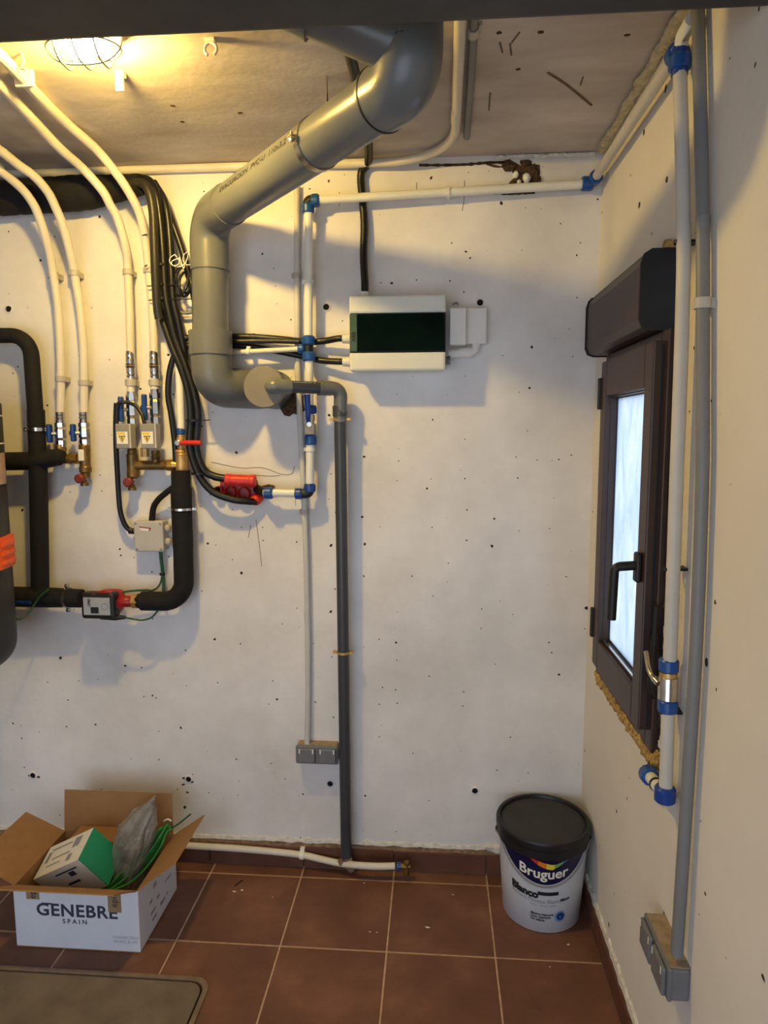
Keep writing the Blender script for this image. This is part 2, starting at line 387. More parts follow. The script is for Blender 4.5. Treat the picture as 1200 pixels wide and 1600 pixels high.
wb = MB().box((ROOM_L, 0, 0), (XR + .25, .2, H)).build('wall_back', M_wall); tag(wb, 'white painted concrete wall carrying the pipework', None, kind='structure')
# right wall with the window opening
WY0, WY1, WZ0, WZ1 = -.79, -.2, .815, 1.985
m = MB(); x0, x1 = XR, XR + .10
m.box((x0, ROOM_B, 0), (x1, WY0, H)); m.box((x0, WY1, 0), (x1, 0, H)); m.box((x0, WY0, 0), (x1, WY1, WZ0)); m.box((x0, WY0, WZ1), (x1, WY1, H))
wr = m.build('wall_right', M_wallr); tag(wr, 'white plastered side wall with the small window', None, kind='structure')
wl = MB().box((ROOM_L - .2, ROOM_B, 0), (ROOM_L, .2, H)).build('wall_left', M_wall); tag(wl, 'white side wall beyond the tank', None, kind='structure')
ce = MB().box((ROOM_L - .2, ROOM_B, H), (XR + .25, .2, H + .2)).build('ceiling', M_ceil); tag(ce, 'stained bare plaster ceiling', None, kind='structure')

wf = MB().box((ROOM_L - .2, ROOM_B - .2, 0), (DX0, ROOM_B, H)).box((DX1, ROOM_B - .2, 0), (XR + .25, ROOM_B, H)).box((DX0, ROOM_B - .2, DZ), (DX1, ROOM_B, H)).build('wall_front', M_wall); tag(wf, 'unseen white wall with an opening added for daylight', None, kind='structure')
# skirting tiles
bb = MB().box((ROOM_L, -.004, 0), (XR, 0, .082)).build('baseboard_back', M_mortar); tag(bb, 'terracotta skirting along the far wall', None, kind='structure')
sx = [X0 + i * T for i in range(-4, 4)] + [XR - .014]
sx = sx[:4] + [X0 - .02] + sx[5:]
for a, b in zip(sx, sx[1:]):
    MB().rbox((a + .002, -.0155 - random.uniform(0, .001), .001), (b - .002, -.003, .076 + random.uniform(-.003, .003)), .0015, 1).build('skirting_tile', M_skirt, bb)
br = MB().box((XR - .004, ROOM_B, 0), (XR, 0, .082)).build('baseboard_right', M_mortar); tag(br, 'terracotta skirting along the window wall', None, kind='structure')
yy = -.016
while yy > ROOM_B + .05:
    y2 = max(yy - T, ROOM_B)
    MB().rbox((XR - .0155, y2 + .002, .001), (XR - .003, yy - .002, .077), .0015, 1).build('skirting_tile', M_skirt, br); yy = y2
# broken mortar bed and plaster fringe over the skirting
def fringe(name, mat_, parent, p0, p1, nrm, zc, zh, dep, n, seed):
    m = MB(); p0, p1, nrm = V(p0), V(p1), V(nrm); vs = []
    for i in range(n + 1):
        f = i / n; p = p0 + (p1 - p0) * f
        a = noise.noise(V((f * n * .35, seed, 0))); b = noise.noise(V((f * n * .6, seed + 5, 0))); c = noise.noise(V((f * n * .8, seed + 9, 0)))
        zb = zc - zh * (.5 + .35 * a); zt = zc + zh * (.5 + .7 * b); d = dep * (1 + .35 * c)
        vs += [p + Z * zb - nrm * .002, p + Z * zb + nrm * d, p + Z * (zt - .004) + nrm * d * .8, p + Z * zt - nrm * .002]
    m.add(vs, [(i * 4 + k, i * 4 + k + 1, i * 4 + 5 + k, i * 4 + 4 + k) for i in range(n) for k in range(3)])
    return m.build(name, mat_, parent)
fringe('mortar_edge', M_mortar, bb, (ROOM_L, 0, 0), (XR - .01, 0, 0), (0, -1, 0), .083, .016, .011, 150, 1)
fringe('plaster_edge', M_plaster, wb, (ROOM_L, 0, 0), (XR, 0, 0), (0, -1, 0), .099, .016, .006, 170, 3)
fringe('plaster_edge', M_plaster, wr, (XR, -.01, 0), (XR, ROOM_B, 0), (-1, 0, 0), .088, .022, .009, 170, 8)
lump((.235, -.004, .098), (.05, .012, .016), .5, 3).build('plaster_blob', M_plaster, wb)
for k, (a, b, z_) in enumerate(((600, 626, 1332), (640, 668, 1334), (470, 492, 1322), (440, 466, 1318))):
    p = W((a + b) / 2, z_ - 6, 0); lump(p, ((b - a) / 900, .006, .007), .6, k + 11).build('plaster_blob', M_plaster, wb)

# air-gap, rubble at the top of the far wall, trowelled joint with the ceiling
def strip(path, w, dep, mat_, name, parent, seed=0, jag=.4):
    m = MB(); n = len(path); vs = []
    for i, p in enumerate(path):
        k = 1 + jag * noise.noise(V((i * .9, seed, 0))); vs += [p - Z * w * k, p - Z * w * k * .6 - Y * dep, p + Z * w * k * .6 - Y * dep, p + Z * w * k]
    m.add(vs, [(i * 4 + j, i * 4 + j + 1, i * 4 + 5 + j, i * 4 + 4 + j) for i in range(n - 1) for j in range(3)]); m.add(vs[:4], [(0, 1, 2, 3)]); m.add(vs[-4:], [(0, 1, 2, 3)])
    return m.build(name, mat_, parent)
strip(resample(spline(Ws([(655, 258), (690, 258), (730, 257), (765, 254), (790, 254)])), .012), .0042, .003, M_rubble, 'crack', wb, 2, .9)
b_ = MB()
for k, (x, y, rx, rz) in enumerate(((797, 262, .022, .012), (833, 271, .020, .026), (805, 284, .016, .008), (822, 255, .018, .01), (838, 282, .015, .014), (790, 258, .014, .007))):
    q = lump(W(x, y, .002), (rx, .010, rz), .7, k); b_.add(q.v, q.f)
b_.prism(Ws([(779, 254, 0), (795, 249, 0), (808, 256, 0), (815, 260, 0), (822, 252, 0), (832, 257, 0), (843, 258, 0), (843, 285, 0), (817, 290, 0), (803, 290, 0), (804, 281, 0), (800, 267, 0), (784, 257, 0)]), (0, -.003, 0))
b_.build('broken_plaster', M_rubble, wb, 'brown broken hole at the top of the wall')
b_ = MB()
for k, (x, y, r_) in enumerate(((823, 278, .013), (806, 273, .010), (811, 285, .007))):
    q = lump(W(x, y, .008), (r_, .012, r_ * 1.25), .3, k + 20); b_.add(q.v, q.f, True)
b_.build('foam_blob', M_clear, wb)
for k, L in enumerate(([(748, 298), (790, 303), (838, 301)], [(760, 256), (770, 259), (790, 262)])):
    strip(resample(spline(Ws([(x, y, 0) for x, y in L])), .01), .0035, .003, M_rubble, 'scrape', wb, 30 + k, 1.)
# fine cracks in the render near the cable seal
for k, L in enumerate(([(330, 722), (375, 731), (410, 731), (440, 741), (456, 740), (460, 728)], [(395, 742), (420, 744), (438, 743)], [(392, 820), (388, 840)], [(400, 812), (405, 850), (409, 885)], [(462, 790), (461, 762)], [(530, 300), (530, 322)], [(726, 282), (725, 312), (722, 330)], [(651, 285), (651, 302)])):
    MB().tube(spline(Ws([(x, y, .0002) for x, y in L])), .0011, 6).build('hairline_crack', M_wood, wb)
# smear of rough plaster along the right ceiling joint
b_ = MB()
for k in range(26):
    f = k / 25; p = V((XR - .012, -.06 - f * .72, H - .010 + .006 * noise.noise(V((k, 0, 0)))))
    q = lump(p, (.012 + .008 * random.random(), .034, .007 + .005 * random.random()), .6, k + 50, 2); b_.add(q.v, q.f)
b_.build('plaster_smear', mat('yellowed_plaster', (196, 182, 148), .95, var=.2, vs=40, bump=.8), wr)
b_ = MB()
for k in range(14):
    x = -.1 + k * .04; q = lump((.2 + k * .022, -.006, H - .008), (.02, .008, .008), .5, k + 90, 1); b_.add(q.v, q.f)
b_.build('plaster_smear', M_plaster, wb)
# formwork tie holes, each a plastic sleeve end; a flat dark disc paints its shaded inside
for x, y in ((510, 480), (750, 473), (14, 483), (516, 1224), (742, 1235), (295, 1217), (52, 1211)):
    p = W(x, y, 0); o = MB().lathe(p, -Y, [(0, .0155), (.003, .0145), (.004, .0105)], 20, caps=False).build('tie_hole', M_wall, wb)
    MB().lathe(p, -Y, [(.0008, .0108), (.0012, .0104)], 20).build('bore_shade', M_dark, o)
# darker chips around the low tie holes
for k, (x, y) in enumerate(((288, 1216), (300, 1222), (293, 1238), (46, 1212), (60, 1214), (287, 1226))):
    lump(W(x, y, 0), (.008, .002, .005), .8, k + 70, 1).build('chip', M_rubble, wb)
# slivers of formwork timber left in the ceiling
for k, L in enumerate(([(856, 113), (885, 132), (924, 164)], [(911, 120), (907, 133)], [(800, 66), (812, 50)], [(781, 66), (785, 82)], [(797, 68), (799, 86)], [(766, 145), (764, 172)])):
    MB().tube(spline([Zp(x, y, H - .0008) for x, y in L]), .0035 if k == 0 else .002, 6).build('timber_sliver', M_wood, ce)
for x, y in ((780, 51), (845, 50), (980, 55), (810, 108), (270, 165), (375, 176), (285, 190)):
    lump(Zp(x, y, H), (.008, .006, .002), .6, x, 1).build('ceiling_pit', M_rubble, ce)

# overhead beam in front
by0, by1, bz = -1.1, -1.32, W(690, 42, 1.1).z
bm_ = MB().prism([(ROOM_L + .001, y, z) for y, z in [(by1, H - .002), (by1, bz + .02)] + [(by1 + .02 - .02 * cos(a), bz + .02 - .02 * sin(a)) for a in (.4, .8, 1.2, pi / 2)] + [(by0 - .02 + .02 * sin(a), bz + .02 - .02 * cos(a)) for a in (0, .4, .8, 1.2, pi / 2)] + [(by0, H - .002)]], (XR - ROOM_L - .002, 0, 0)).build('overhead_beam', M_beam, None, org=(0, 0, 0))
tag(bm_, 'dark charcoal beam crossing the whole width overhead', 'beam')

# ================================================================== WINDOW
win = thing('window_1', 'narrow brown framed window with obscured glass', None, (XR, -.5, WZ0), kind='structure')
def ring_bars(parent, name, m_, xf, xb, y0, y1, z0, z1, wy, wz_lo, wz_hi, bev=.003):
    """four mitre-less bars of a frame; y0 = near side"""
    return [MB().rbox((xf, y0, z0), (xb, y0 + wy, z1), bev).build(name + '_stile', m_, parent), MB().rbox((xf, y1 - wy, z0), (xb, y1, z1), bev).build(name + '_stile', m_, parent),
            MB().rbox((xf, y0 + wy, z0), (xb, y1 - wy, z0 + wz_lo), bev).build(name + '_rail', m_, parent), MB().rbox((xf, y0 + wy, z1 - wz_hi), (xb, y1 - wy, z1), bev).build(name + '_rail', m_, parent)]
ring_bars(win, 'frame', M_brown, XR - .02, XR + .05, -.772, -.222, .845, 1.815, .045, .05, .05)
ring_bars(win, 'sash', M_brown, XR - .046, XR + .012, -.757, -.280, .895, 1.79, .062, .085, .1, .004)
# glazing beads, stepped inside the sash
ring_bars(win, 'bead', M_brown, XR - .032, XR + .006, -.70, -.339, .976, 1.694, .005, .008, .008, .001)
ring_bars(win, 'bead', M_brownd, XR - .016, XR + .004, -.697, -.341, .981, 1.689, .004, .006, .006, .001)
# slim bright sill strips of bare aluminium at the foot of the pane
MB().box((XR - .034, -.69, .9865), (XR - .028, -.345, .989)).build('sill_strip', M_steel, win)
MB().rbox((XR - .012, -.70, .96), (XR - .006, -.325, 1.70), .001, 1).build('pane', M_glass, win)
# gasket grooves along the near edge of the sash
for dx in (.018, .032, .044): MB().box((XR - .046 + dx, -.7585, .905), (XR - .046 + dx + .005, -.757, 1.78)).build('seal', M_gasket, win)
for z_ in (1.02, 1.70): MB().rbox((XR - .054, -.288, z_ - .045), (XR - .03, -.27, z_ + .045), .003).build('hinge', M_brownd, win)
# handle: rosette on the near stile, neck into the room, lever hanging down
hp = R(992, 882, .05); hy = -.727
h_ = MB().rbox((XR - .060, hy - .015, hp.z - .035), (XR - .046, hy + .015, hp.z + .035), .005).build('handle', M_black, win)
hz = hp.z + .004
MB().tube(fillet([(XR - .055, hy, hz), (XR - .105, hy, hz - .004), (XR - .108, hy, hz - .13)], .014), [.011] * 2 + [.0105] * 9 + [.0085], 14).build('lever', M_black, h_)
# shutter box above, with its closed end towards the room
bxs = thing('shutter_box', 'brown roller shutter box above the window', 'shutter box', (XR, -.45, 1.82))
prof = [(XR + .06, 1.818), (XR - .045, 1.818), (XR - .063, 1.824), (XR - .0705, 1.842), (XR - .0705, 1.958), (XR - .064, 1.978), (XR - .048, 1.988), (XR + .06, 1.988)]
MB().prism([(x, -.728, z) for x, z in prof], (0, .55, 0)).build('casing', M_brown, bxs)
MB().prism([(XR + .06 + (x - XR - .06) * 1.03, -.734, 1.903 + (z - 1.903) * 1.04) for x, z in prof], (0, .008, 0)).build('end_cap', M_gasket, bxs, 'black end cap')
MB().prism([(XR + .06 + (x - XR - .06) * 1.03, -.181, 1.903 + (z - 1.903) * 1.04) for x, z in prof], (0, .006, 0)).build('end_cap', M_brownd, bxs)
MB().box((XR - .052, -.72, 1.988), (XR - .03, -.19, 1.992)).build('lip', M_brown, bxs)
MB().rbox((XR - .05, -.33, 1.989), (XR - .03, -.31, 2.003), .002).build('tab', M_white, bxs)
MB().rbox((XR - .062, -.19, 1.981), (XR - .05, -.17, 1.988), .002).build('tab', M_gasket, bxs)
# black mastic and strap hanging at the near jamb
MB().tube(spline([(XR - .024, -.782, 1.20), (XR - .026, -.786, 1.12), (XR - .028, -.788, 1.03), (XR - .02, -.785, .985)]), [.006] * 6 + [.009] * 6 + [.011] * 6 + [.005], 10).build('mastic_strip', M_gasket, win)
lump((XR - .008, -.72, 2.0), (.016, .03, .012), .8, 77).build('gap_foam', M_wool, win)
# gap fillers round the frame
b_ = MB()
for k in range(60):
    z_ = .84 + k * .0193; q = lump((XR + .006, -.781 + .004 * noise.noise(V((k * .7, 1, 0))), z_), (.014, .009, .014), .8, k + 120, 1); b_.add(q.v, q.f)
b_.build('gap_foam', M_foam, win)
b_ = MB()
for k in range(30):
    z_ = .86 + random.random() * 1.1; q = lump((XR - .002, -.789 + .003 * random.random(), z_), (.006, .006, .008 + .01 * random.random()), .8, k + 220, 1); b_.add(q.v, q.f)
b_.build('gap_plaster', M_plaster, win)
wo = thing('insulation_strip', 'yellow mineral wool strip bulging below the window frame', 'insulation', (XR, -.5, .83))
b_ = MB()
for k in range(46):
    f = k / 45; q = lump((XR - .006 - .006 * random.random(), -.775 + f * .545, .832 + .008 * noise.noise(V((k * .5, 3, 0)))), (.014, .018, .020 + .006 * noise.noise(V((k * .9, 7, 0)))), .9, k + 300, 2); b_.add(q.v, q.f)
b_.build('wool', M_wool, wo)

# ================================================================== SHARED BITS
def clip_on_wall(parent, p, r, nrm, up, m_=None, wdt=.014, deep=None):
    """pipe clip: saddle band round the pipe and a foot back to the wall; nrm = out of the wall, up = along the pipe"""
    nrm, up = V(nrm), V(up).normalized(); side = nrm.cross(up).normalized(); p = V(p); b = MB(); n = 14
    ri, ro = r + .0002, r + .0032; vs = []
    for k in range(n + 1):
        a = -.35 * pi + 1.7 * pi * k / n; dvec = side * cos(a) + nrm * sin(a)
        for rr in (ri, ro):
            for h in (-wdt / 2, wdt / 2): vs.append(p + dvec * rr + up * h)
    b.add(vs, [(k * 4 + a, k * 4 + c, (k + 1) * 4 + c, (k + 1) * 4 + a) for k in range(n) for a, c in ((0, 1), (1, 3), (3, 2), (2, 0))] + [(0, 1, 3, 2), (n * 4, n * 4 + 1, n * 4 + 3, n * 4 + 2)])
    M = Matrix((( side.x, up.x, nrm.x, p.x), (side.y, up.y, nrm.y, p.y), (side.z, up.z, nrm.z, p.z), (0, 0, 0, 1)))
    d_ = deep if deep else .02
    b.box((-r * .55, -wdt / 2, -max(d_, r + .002)), (r * .55, wdt / 2, -r * .9), M)
    b.box((r * .9, -wdt / 2, -max(d_, r + .002)), (r * .9 + .010, wdt / 2, -r * .2), M)
    return b.build('clip', m_ or M_clip, parent)
def steel_clamp(parent, p, ax, r, side, name='clamp', wdt=.016, m_=None):
    """two-part steel pipe clamp with bolted ears"""
    p, ax, side = V(p), V(ax).normalized(), V(side).normalized(); b = MB()
    b.lathe(p - ax * wdt / 2, ax, [(0, r), (0, r + .0028), (wdt, r + .0028), (wdt, r)], 28, caps=False)
    nrm = ax.cross(side)
    M = Matrix(((side.x, ax.x, nrm.x, p.x), (side.y, ax.y, nrm.y, p.y), (side.z, ax.z, nrm.z, p.z), (0, 0, 0, 1)))
    for s_ in (-1, 1):
        lo, hi = sorted((s_ * (r + .001), s_ * (r + .016)))
        b.box((lo, -wdt / 2, .001), (hi, wdt / 2, .004), M); b.box((lo, -wdt / 2, -.004), (hi, wdt / 2, -.001), M)
        c = p + side * s_ * (r + .010); b.cyl(c - nrm * .012, c + nrm * .012, .0032, 8); b.lathe(c + nrm * .004, nrm, [(0, .006), (.005, .006)], 6)
    return b.build(name, m_ or M_steel, parent)

# ================================================================== BIG DRAIN PIPE
RB = .057
dp = thing('soil_pipe', 'thick grey drain pipe slanting under the ceiling and dropping to the wall', 'drain pipe', W(330, 640, .13))
zr = 2.262
pv = W(329, 440, .13); pA = V((pv.x, -.13, zr)); pK = Zp(640, 126, zr); pt = V((pK.x + .004, pK.y - .005, H))
cz0 = W(330, 518, .13).z; bot = W(337, 600, .13); pbx = V((bot.x, -.13, bot.z))
run = (pK - pA).normalized()
MB().tube([pA + run * .14, pK - run * .085], RB, 32).build('pipe', M_pvc, dp)
el = MB().tube(fillet([pA - Z * .16, pA, pA + run * .17], .10, 10), RB + .0035, 32)
el.build('elbow', M_pvc, dp)
MB().tube([pA - Z * .14, V((pA.x - .006, -.13, cz0 - .02))], RB, 32).build('pipe', M_pvc, dp)
# coupling socket and lower bend into the wall
lower = [V((pA.x - .006, -.13, cz0)), V((pA.x - .004, -.13, bot.z + .0)), V((pA.x + .055, -.045, bot.z - .012)), V((pA.x + .12, .01, bot.z - .012))]
MB().tube([lower[0], lower[0] - Z * .075], RB + .012, 32).build('socket', M_pvc, dp)
MB().tube(fillet([lower[0] - Z * .06, lower[1] - Z * .01, lower[3]], .085, 12), RB + .008, 32).build('elbow', M_pvc, dp)
# upper branch fitting
MB().tube(fillet([pK - run * .10, pK, pt], .06, 10), RB + .006, 32).build('elbow', M_pvc, dp)
MB().lathe(pK + Z * .052, Z, [(0, RB + .0066), (.0035, RB + .0072), (.007, RB + .0066)], 32).build('socket_ring', M_pvcd, dp)
MB().lathe(pK - run * .093, run, [(0, RB + .0075), (.004, RB + .0075)], 32).build('seal_ring', M_black, dp)
bd = -pK.y
br0 = V((pK.x, pK.y, pK.z + .06)); br1 = Zp(470, -6, 2.40)
MB().tube([br0, br1], RB, 32).build('branch', M_pvc, dp)
bax = (br1 - br0).normalized()
MB().lathe(br0 + bax * .19, bax, [(0, RB + .008), (.05, RB + .008)], 32).build('branch_socket', M_pvc, dp)
# web between branch and stack
MB().prism([br0 + bax * .15 + Z * .0 - Y * .012, br0 + Z * .11 - Y * .012, br0 - Y * .012], (0, .024, 0)).build('web', M_pvc, dp)
# hanger clamp with threaded rod
pc = pA + run * ((W(478, 225, .1) - W(478, 225, .1)).length + (Zp(484, 222, zr) - pA).length)
steel_clamp(dp, pc, run, RB + .0005, (run.cross(Z)), 'clamp', .02)
pr = Zp(510, 119, H); rr_ = pA + run * ((pr - pA).dot(run))
MB().cyl(V((pr.x, pr.y, H)), V((pr.x, pr.y, zr + RB - .006)), .0035, 10).build('threaded_rod', M_steel, dp)
# printed line along the pipe
side_ = run.cross(Z).normalized()
def on_pipe(u, v): 
    a = .08 + v / RB; return pA + run * u + (side_ * cos(a) + Z * sin(a)) * (RB + .0006)
text_mesh('EVACUACION  PVC-U  110x3.2', .020, lambda u, v: on_pipe(.23 + u * 1.5, v), M_inkb, 'print', dp, align='LEFT', bold=.0003)
# stub through the wall with its sandy plug
cp_ = W(412, 605, .17); dp2 = thing('wall_stub', 'short capped pipe stub with sandy round plug beside the thick drain', 'pipe stub', V((cp_.x, 0, cp_.z)))
MB().cyl((cp_.x, .0, cp_.z), (cp_.x, -.160, cp_.z), .064, 36).build('stub', M_pvcd, dp2)
MB().lathe((cp_.x, -.150, cp_.z), -Y, [(0, .0665), (.016, .0665), (.020, .063)], 36).build('plug', M_cap, dp2)
lump((cp_.x + .055, -.004, cp_.z - .04), (.045, .012, .045), .6, 5).build('mortar_patch', M_rubble, dp2)
# thin waste pipe
wp = thing('waste_pipe', 'slim dark grey waste pipe running from round plug down to the floor', 'waste pipe', W(541, 1345, .05))
A0 = W(424, 604, .176); A1 = W(445, 604, .185); A2 = W(522, 607, .07); A3 = W(541, 1338, .045); A2b = W(531, 640, .065)
MB().tube(fillet([V((A0.x, -.165, A0.z)), V((A0.x + .004, -.20, A0.z)), A1 + (A2 - A1) * .12], .02), .0225, 20).build('bend', M_pvc, wp)
MB().tube([A1 + (A2 - A1) * .05, A1 + (A2 - A1) * .74], .0195, 20).build('pipe', M_pvcd, wp)
text_mesh('EVACUACION PVC 40', .008, lambda u, v: A1 + (A2 - A1) * .2 + (A2 - A1).normalized() * u + Z * (.010 + v) - Y * .0188, M_label, 'print', wp, align='LEFT')
cx = V((W(533, 607, .066).x, A2.y, A2.z))
MB().tube(fillet([A1 + (A2 - A1) * .68, cx, A2b + Z * -.04], .03, 10), .0225, 20).build('elbow', M_pvc, wp)
MB().lathe(A1 + (A2 - A1) * .68, (A2 - A1), [(0, .0245), (.045, .0245)], 20).build('elbow_socket', M_pvc, wp)
MB().lathe(A2b - Z * .0 + V((0, 0, .012)), -Z, [(0, .0245), (.035, .0245)], 20).build('elbow_socket', M_pvcd, wp)
MB().tube([A2b, A3], .0200, 20).build('pipe', M_pvcd, wp)
for y_ in (654, 1004):
    f = (y_ - 640) / (1338 - 640); q = A2b + (A3 - A2b) * f
    c_ = steel_clamp(wp, q, Z, .0202, X, 'clamp', .008, M_brassl)
    MB().cyl(q + Y * .02, V((q.x, 0, q.z)), .003, 8).build('clamp_stud', M_steel, wp)
b_ = MB()
for k in range(5): q = lump((A3.x + .018 * cos(k * 1.3), A3.y + .006 * sin(k * 1.3), .022 + .01 * k), (.018, .014, .016), .6, k + 400, 1); b_.add(q.v, q.f)
b_.build('sealant', M_mortar, wp)

# ================================================================== ELECTRICAL PANEL
p0, p1 = W(545, 462, .12), W(696, 578, .12)
ep = thing('electrical_panel', 'off-white electrical panel with dark green see-through door', 'electrical panel', ((p0.x + p1.x) / 2, 0, p1.z))
zt_, zb_ = p0.z, p1.z; zd1, zd0 = W(600, 489, .12).z, W(600, 550, .12).z
MB().rbox((p0.x + .004, -.07, zb_ + .003), (p1.x - .004, 0, zt_ - .003), .006).build('body', M_panel, ep)
MB().rbox((p0.x, -.118, zd1), (p1.x, -.068, zt_), .007).build('top_cover', M_panel, ep)
MB().rbox((p0.x, -.118, zb_), (p1.x, -.068, zd0), .007).build('bottom_cover', M_panel, ep)
MB().rbox((p0.x, -.110, zd0 - .001), (p1.x, -.07, zd1 + .001), .004).build('door_recess', M_gasket, ep)
d_ = MB().rbox((W(559, 520, .12).x, -.1235, zd0 + .002), (p1.x - .003, -.110, zd1 - .002), .004).build('door', M_smoke, ep)
s_ = MB().rbox((p0.x + .002, -.1225, zd0 + .002), (W(558.5, 520, .12).x, -.110, zd1 - .002), .003).build('door_grip', M_strip, ep)
sxm = (p0.x + .002 + W(558.5, 520, .12).x) / 2
text_mesh('ABB', .017, lambda u, v: V((sxm + .006 - v, -.1229, (zd0 + zd1) / 2 - .012 + u)), M_gasket, 'lettering', s_, bold=.0006)
for (x, y, dr) in ((569, 460, 'up'),):
    q = W(569, 462, .06); MB().lathe((q.x, -.06, zt_ - .004), Z, [(0, .015), (.012, .015), (.012, .0165), (.026, .0155)], 18).build('gland', M_panel, ep)
for y in (529, 565):
    q = W(545, y, .06); MB().lathe((p0.x + .006, -.055, q.z), -X, [(0, .017), (.014, .017), (.014, .0155), (.036, .0145)], 18).build('gland', M_panel, ep)
q = W(697, 563, .06); MB().lathe((p1.x - .006, -.055, q.z), X, [(0, .013), (.006, .014), (.022, .014)], 12).build('blanking_plug', M_socket, ep)
sb = thing('isolator_box', 'small white double box mounted right of the electrical panel', 'switch box', V((W(730, 510, .0).x, 0, W(730, 537, .0).z)))
a, b = W(703, 481, .075), W(728, 538, .075); MB().rbox((a.x, -.075, b.z), (b.x, 0, a.z), .003).build('housing', M_white, sb)
a2, b2 = W(733, 481, .04), W(760, 537, .04); MB().rbox((b.x, -.042, b2.z), (b2.x, 0, a2.z), .003).build('cover', M_white, sb)
a, b, c = W(722, 536, .03), W(722, 556, .03), W(744, 536, .03)
MB().tube(fillet([W(744, 530, .03), W(743, 550, .03), W(700, 553, .035)], .02), .0135, 16).build('pipe_elbow', M_white, sb)
MB().lathe(W(722, 551, .033), X, [(-.008, .0165), (.03, .0165)], 16).build('collar', M_white, sb)
MB().tube(spline(Ws([(708, 476, .02), (712, 473, .015), (716, 476, .015)])), .0025, 8).build('wire_stub', M_grey, sb)
# feeder cable down to the panel top
fc = thing('feeder_cable', 'black corrugated cable dropping from ceiling into the panel top', 'cable', V((W(569, 455, .06).x, 0, W(569, 455, .06).z)))
path = resample(spline([Zp(543, 70, H - .018), Zp(552, 105, H - .016), Zp(563, 150, H - .016), Zp(574, 210, H - .017), V((W(576, 245, .03).x, -.045, H - .022)), W(564, 272, .018), W(566, 310, .018), W(569, 350, .02), W(568, 400, .03), W(570, 440, .055), V((W(570, 452, .06).x, -.06, zt_ + .012))], 8), .0045)
MB().tube(path, [.0132 if i % 2 else .0118 for i in range(len(path))], 12).build('sheath', M_cable, fc)
# two supply cables into the left glands
for k, (L, lab) in enumerate((([(285, 528, .05), (330, 528, .045), (380, 526, .04), (430, 529, .04), (478, 534, .035), (505, 533, .04), (528, 529, .055), (543, 529, .055)], 'upper black cable entering the panel from the left behind pipes'),
                              ([(285, 540, .04), (330, 541, .035), (380, 540, .03), (430, 548, .03), (470, 556, .03), (500, 563, .04), (528, 565, .055), (543, 565, .055)], 'lower black cable curving into the panel left side behind pipes'))):
    t_ = thing('supply_cable', lab, 'cable', W(*L[0]), 'supply cables of the panel')
    MB().tube(spline(Ws(L), 6), .0105, 14).build('sheath', M_cable, t_)
    if k == 0: MB().lathe(W(397, 527, .04), X, [(-.004, .0125), (.004, .0125)], 16).build('cable_tie', M_cable, t_)
MB().tube(spline(Ws([(300, 534, .062), (340, 534, .06), (390, 533, .055), (440, 533, .05), (468, 534, .05)]), 5), .0085, 12).build('sheath', M_cable, bpy.data.objects['supply_cable'])

# ================================================================== WATER PIPE WITH BLUE FITTINGS (far wall riser, top run, corner, right wall drop)
wt = thing('water_pipe', 'milky water pipe with blue couplings rising and running round the corner', 'water pipe', W(484, 772, .06))
RP = .0138
def nut(p, ax, L=.028, r=.0205, m_=None, name='coupling', parent=None):
    p, ax = V(p), V(ax).normalized()
    return MB().lathe(p - ax * L / 2, ax, [(0, r * .86), (.003, r), (L - .006, r * 1.02), (L, r * .8)], 12).build(name, m_ or M_blue, parent or wt)
dR = .06
top = W(481, 313, dR); low = W(483, 771, dR); tee = W(482, 545, dR)
riser = V((tee.x, -dR, 0))
rx = lambda y: W(482.5, y, dR)
MB().tube([W(482, 330, dR), W(482, 535, dR)], RP, 16).build('pipe', M_clear, wt)
MB().tube([W(482.5, 552, dR), W(484, 650, dR)], RP, 16).build('pipe', M_clear, wt)
MB().tube([W(484.5, 690, dR), W(484, 765, dR)], RP, 16).build('pipe', M_clear, wt)
MB().tube([W(476, 771, dR), W(412, 770, dR)], RP, 16).build('pipe', M_clear, wt)
# tee
MB().tube([W(482, 528, dR), W(482, 562, dR)], .0155, 14).build('tee', M_black, wt); nut(W(482, 532, dR), Z, .03, .022); nut(W(482.5, 557, dR), Z, .03, .022)
nut(W(471, 545, dR), X, .022, .016)
# lower elbow
MB().tube(fillet([W(470, 771.5, dR), low, W(484, 758, dR)], .012), .0165, 14).build('elbow', M_black, wt)
nut(W(467, 771.5, dR), X, .026, .019, M_bluev); nut(W(484, 762, dR), Z, .028, .0205, M_bluev)
nut(W(420, 770.5, dR), X, .03, .0205); MB().tube([W(415, 770, dR), W(405, 766, .03), W(402, 764, .0)], .016, 12).build('wall_elbow', M_black, wt)
# ball valve on the riser
vb = MB(); v0 = W(485, 690, dR); vb.lathe(v0, Z, [(0, .017), (.012, .017), (.012, .014), (.022, .014), (.024, .020), (.058, .020), (.060, .014), (.070, .014), (.070, .017), (.088, .017)], 8)
vb.build('valve_body', M_steel, wt); nut(W(485, 687, dR), Z, .034, .021); nut(W(486, 640, dR), Z, .028, .0195, M_bluev)
MB().tube(fillet([W(482, 662, .085), W(481.5, 650, .10), W(480, 616, .104)], .012), [.006] + [.0085] * 9 + [.0105], 12).build('valve_handle', M_bluev, wt)
MB().cyl(W(484, 664, .07), W(483, 663, .10), .008, 12).build('valve_stem', M_steel, wt)
clip_on_wall(wt, W(484.5, 702, dR), RP, -Y, Z, M_white, .012, dR)
clip_on_wall(wt, W(482, 440, dR), RP, -Y, Z, M_clear, .010, dR)
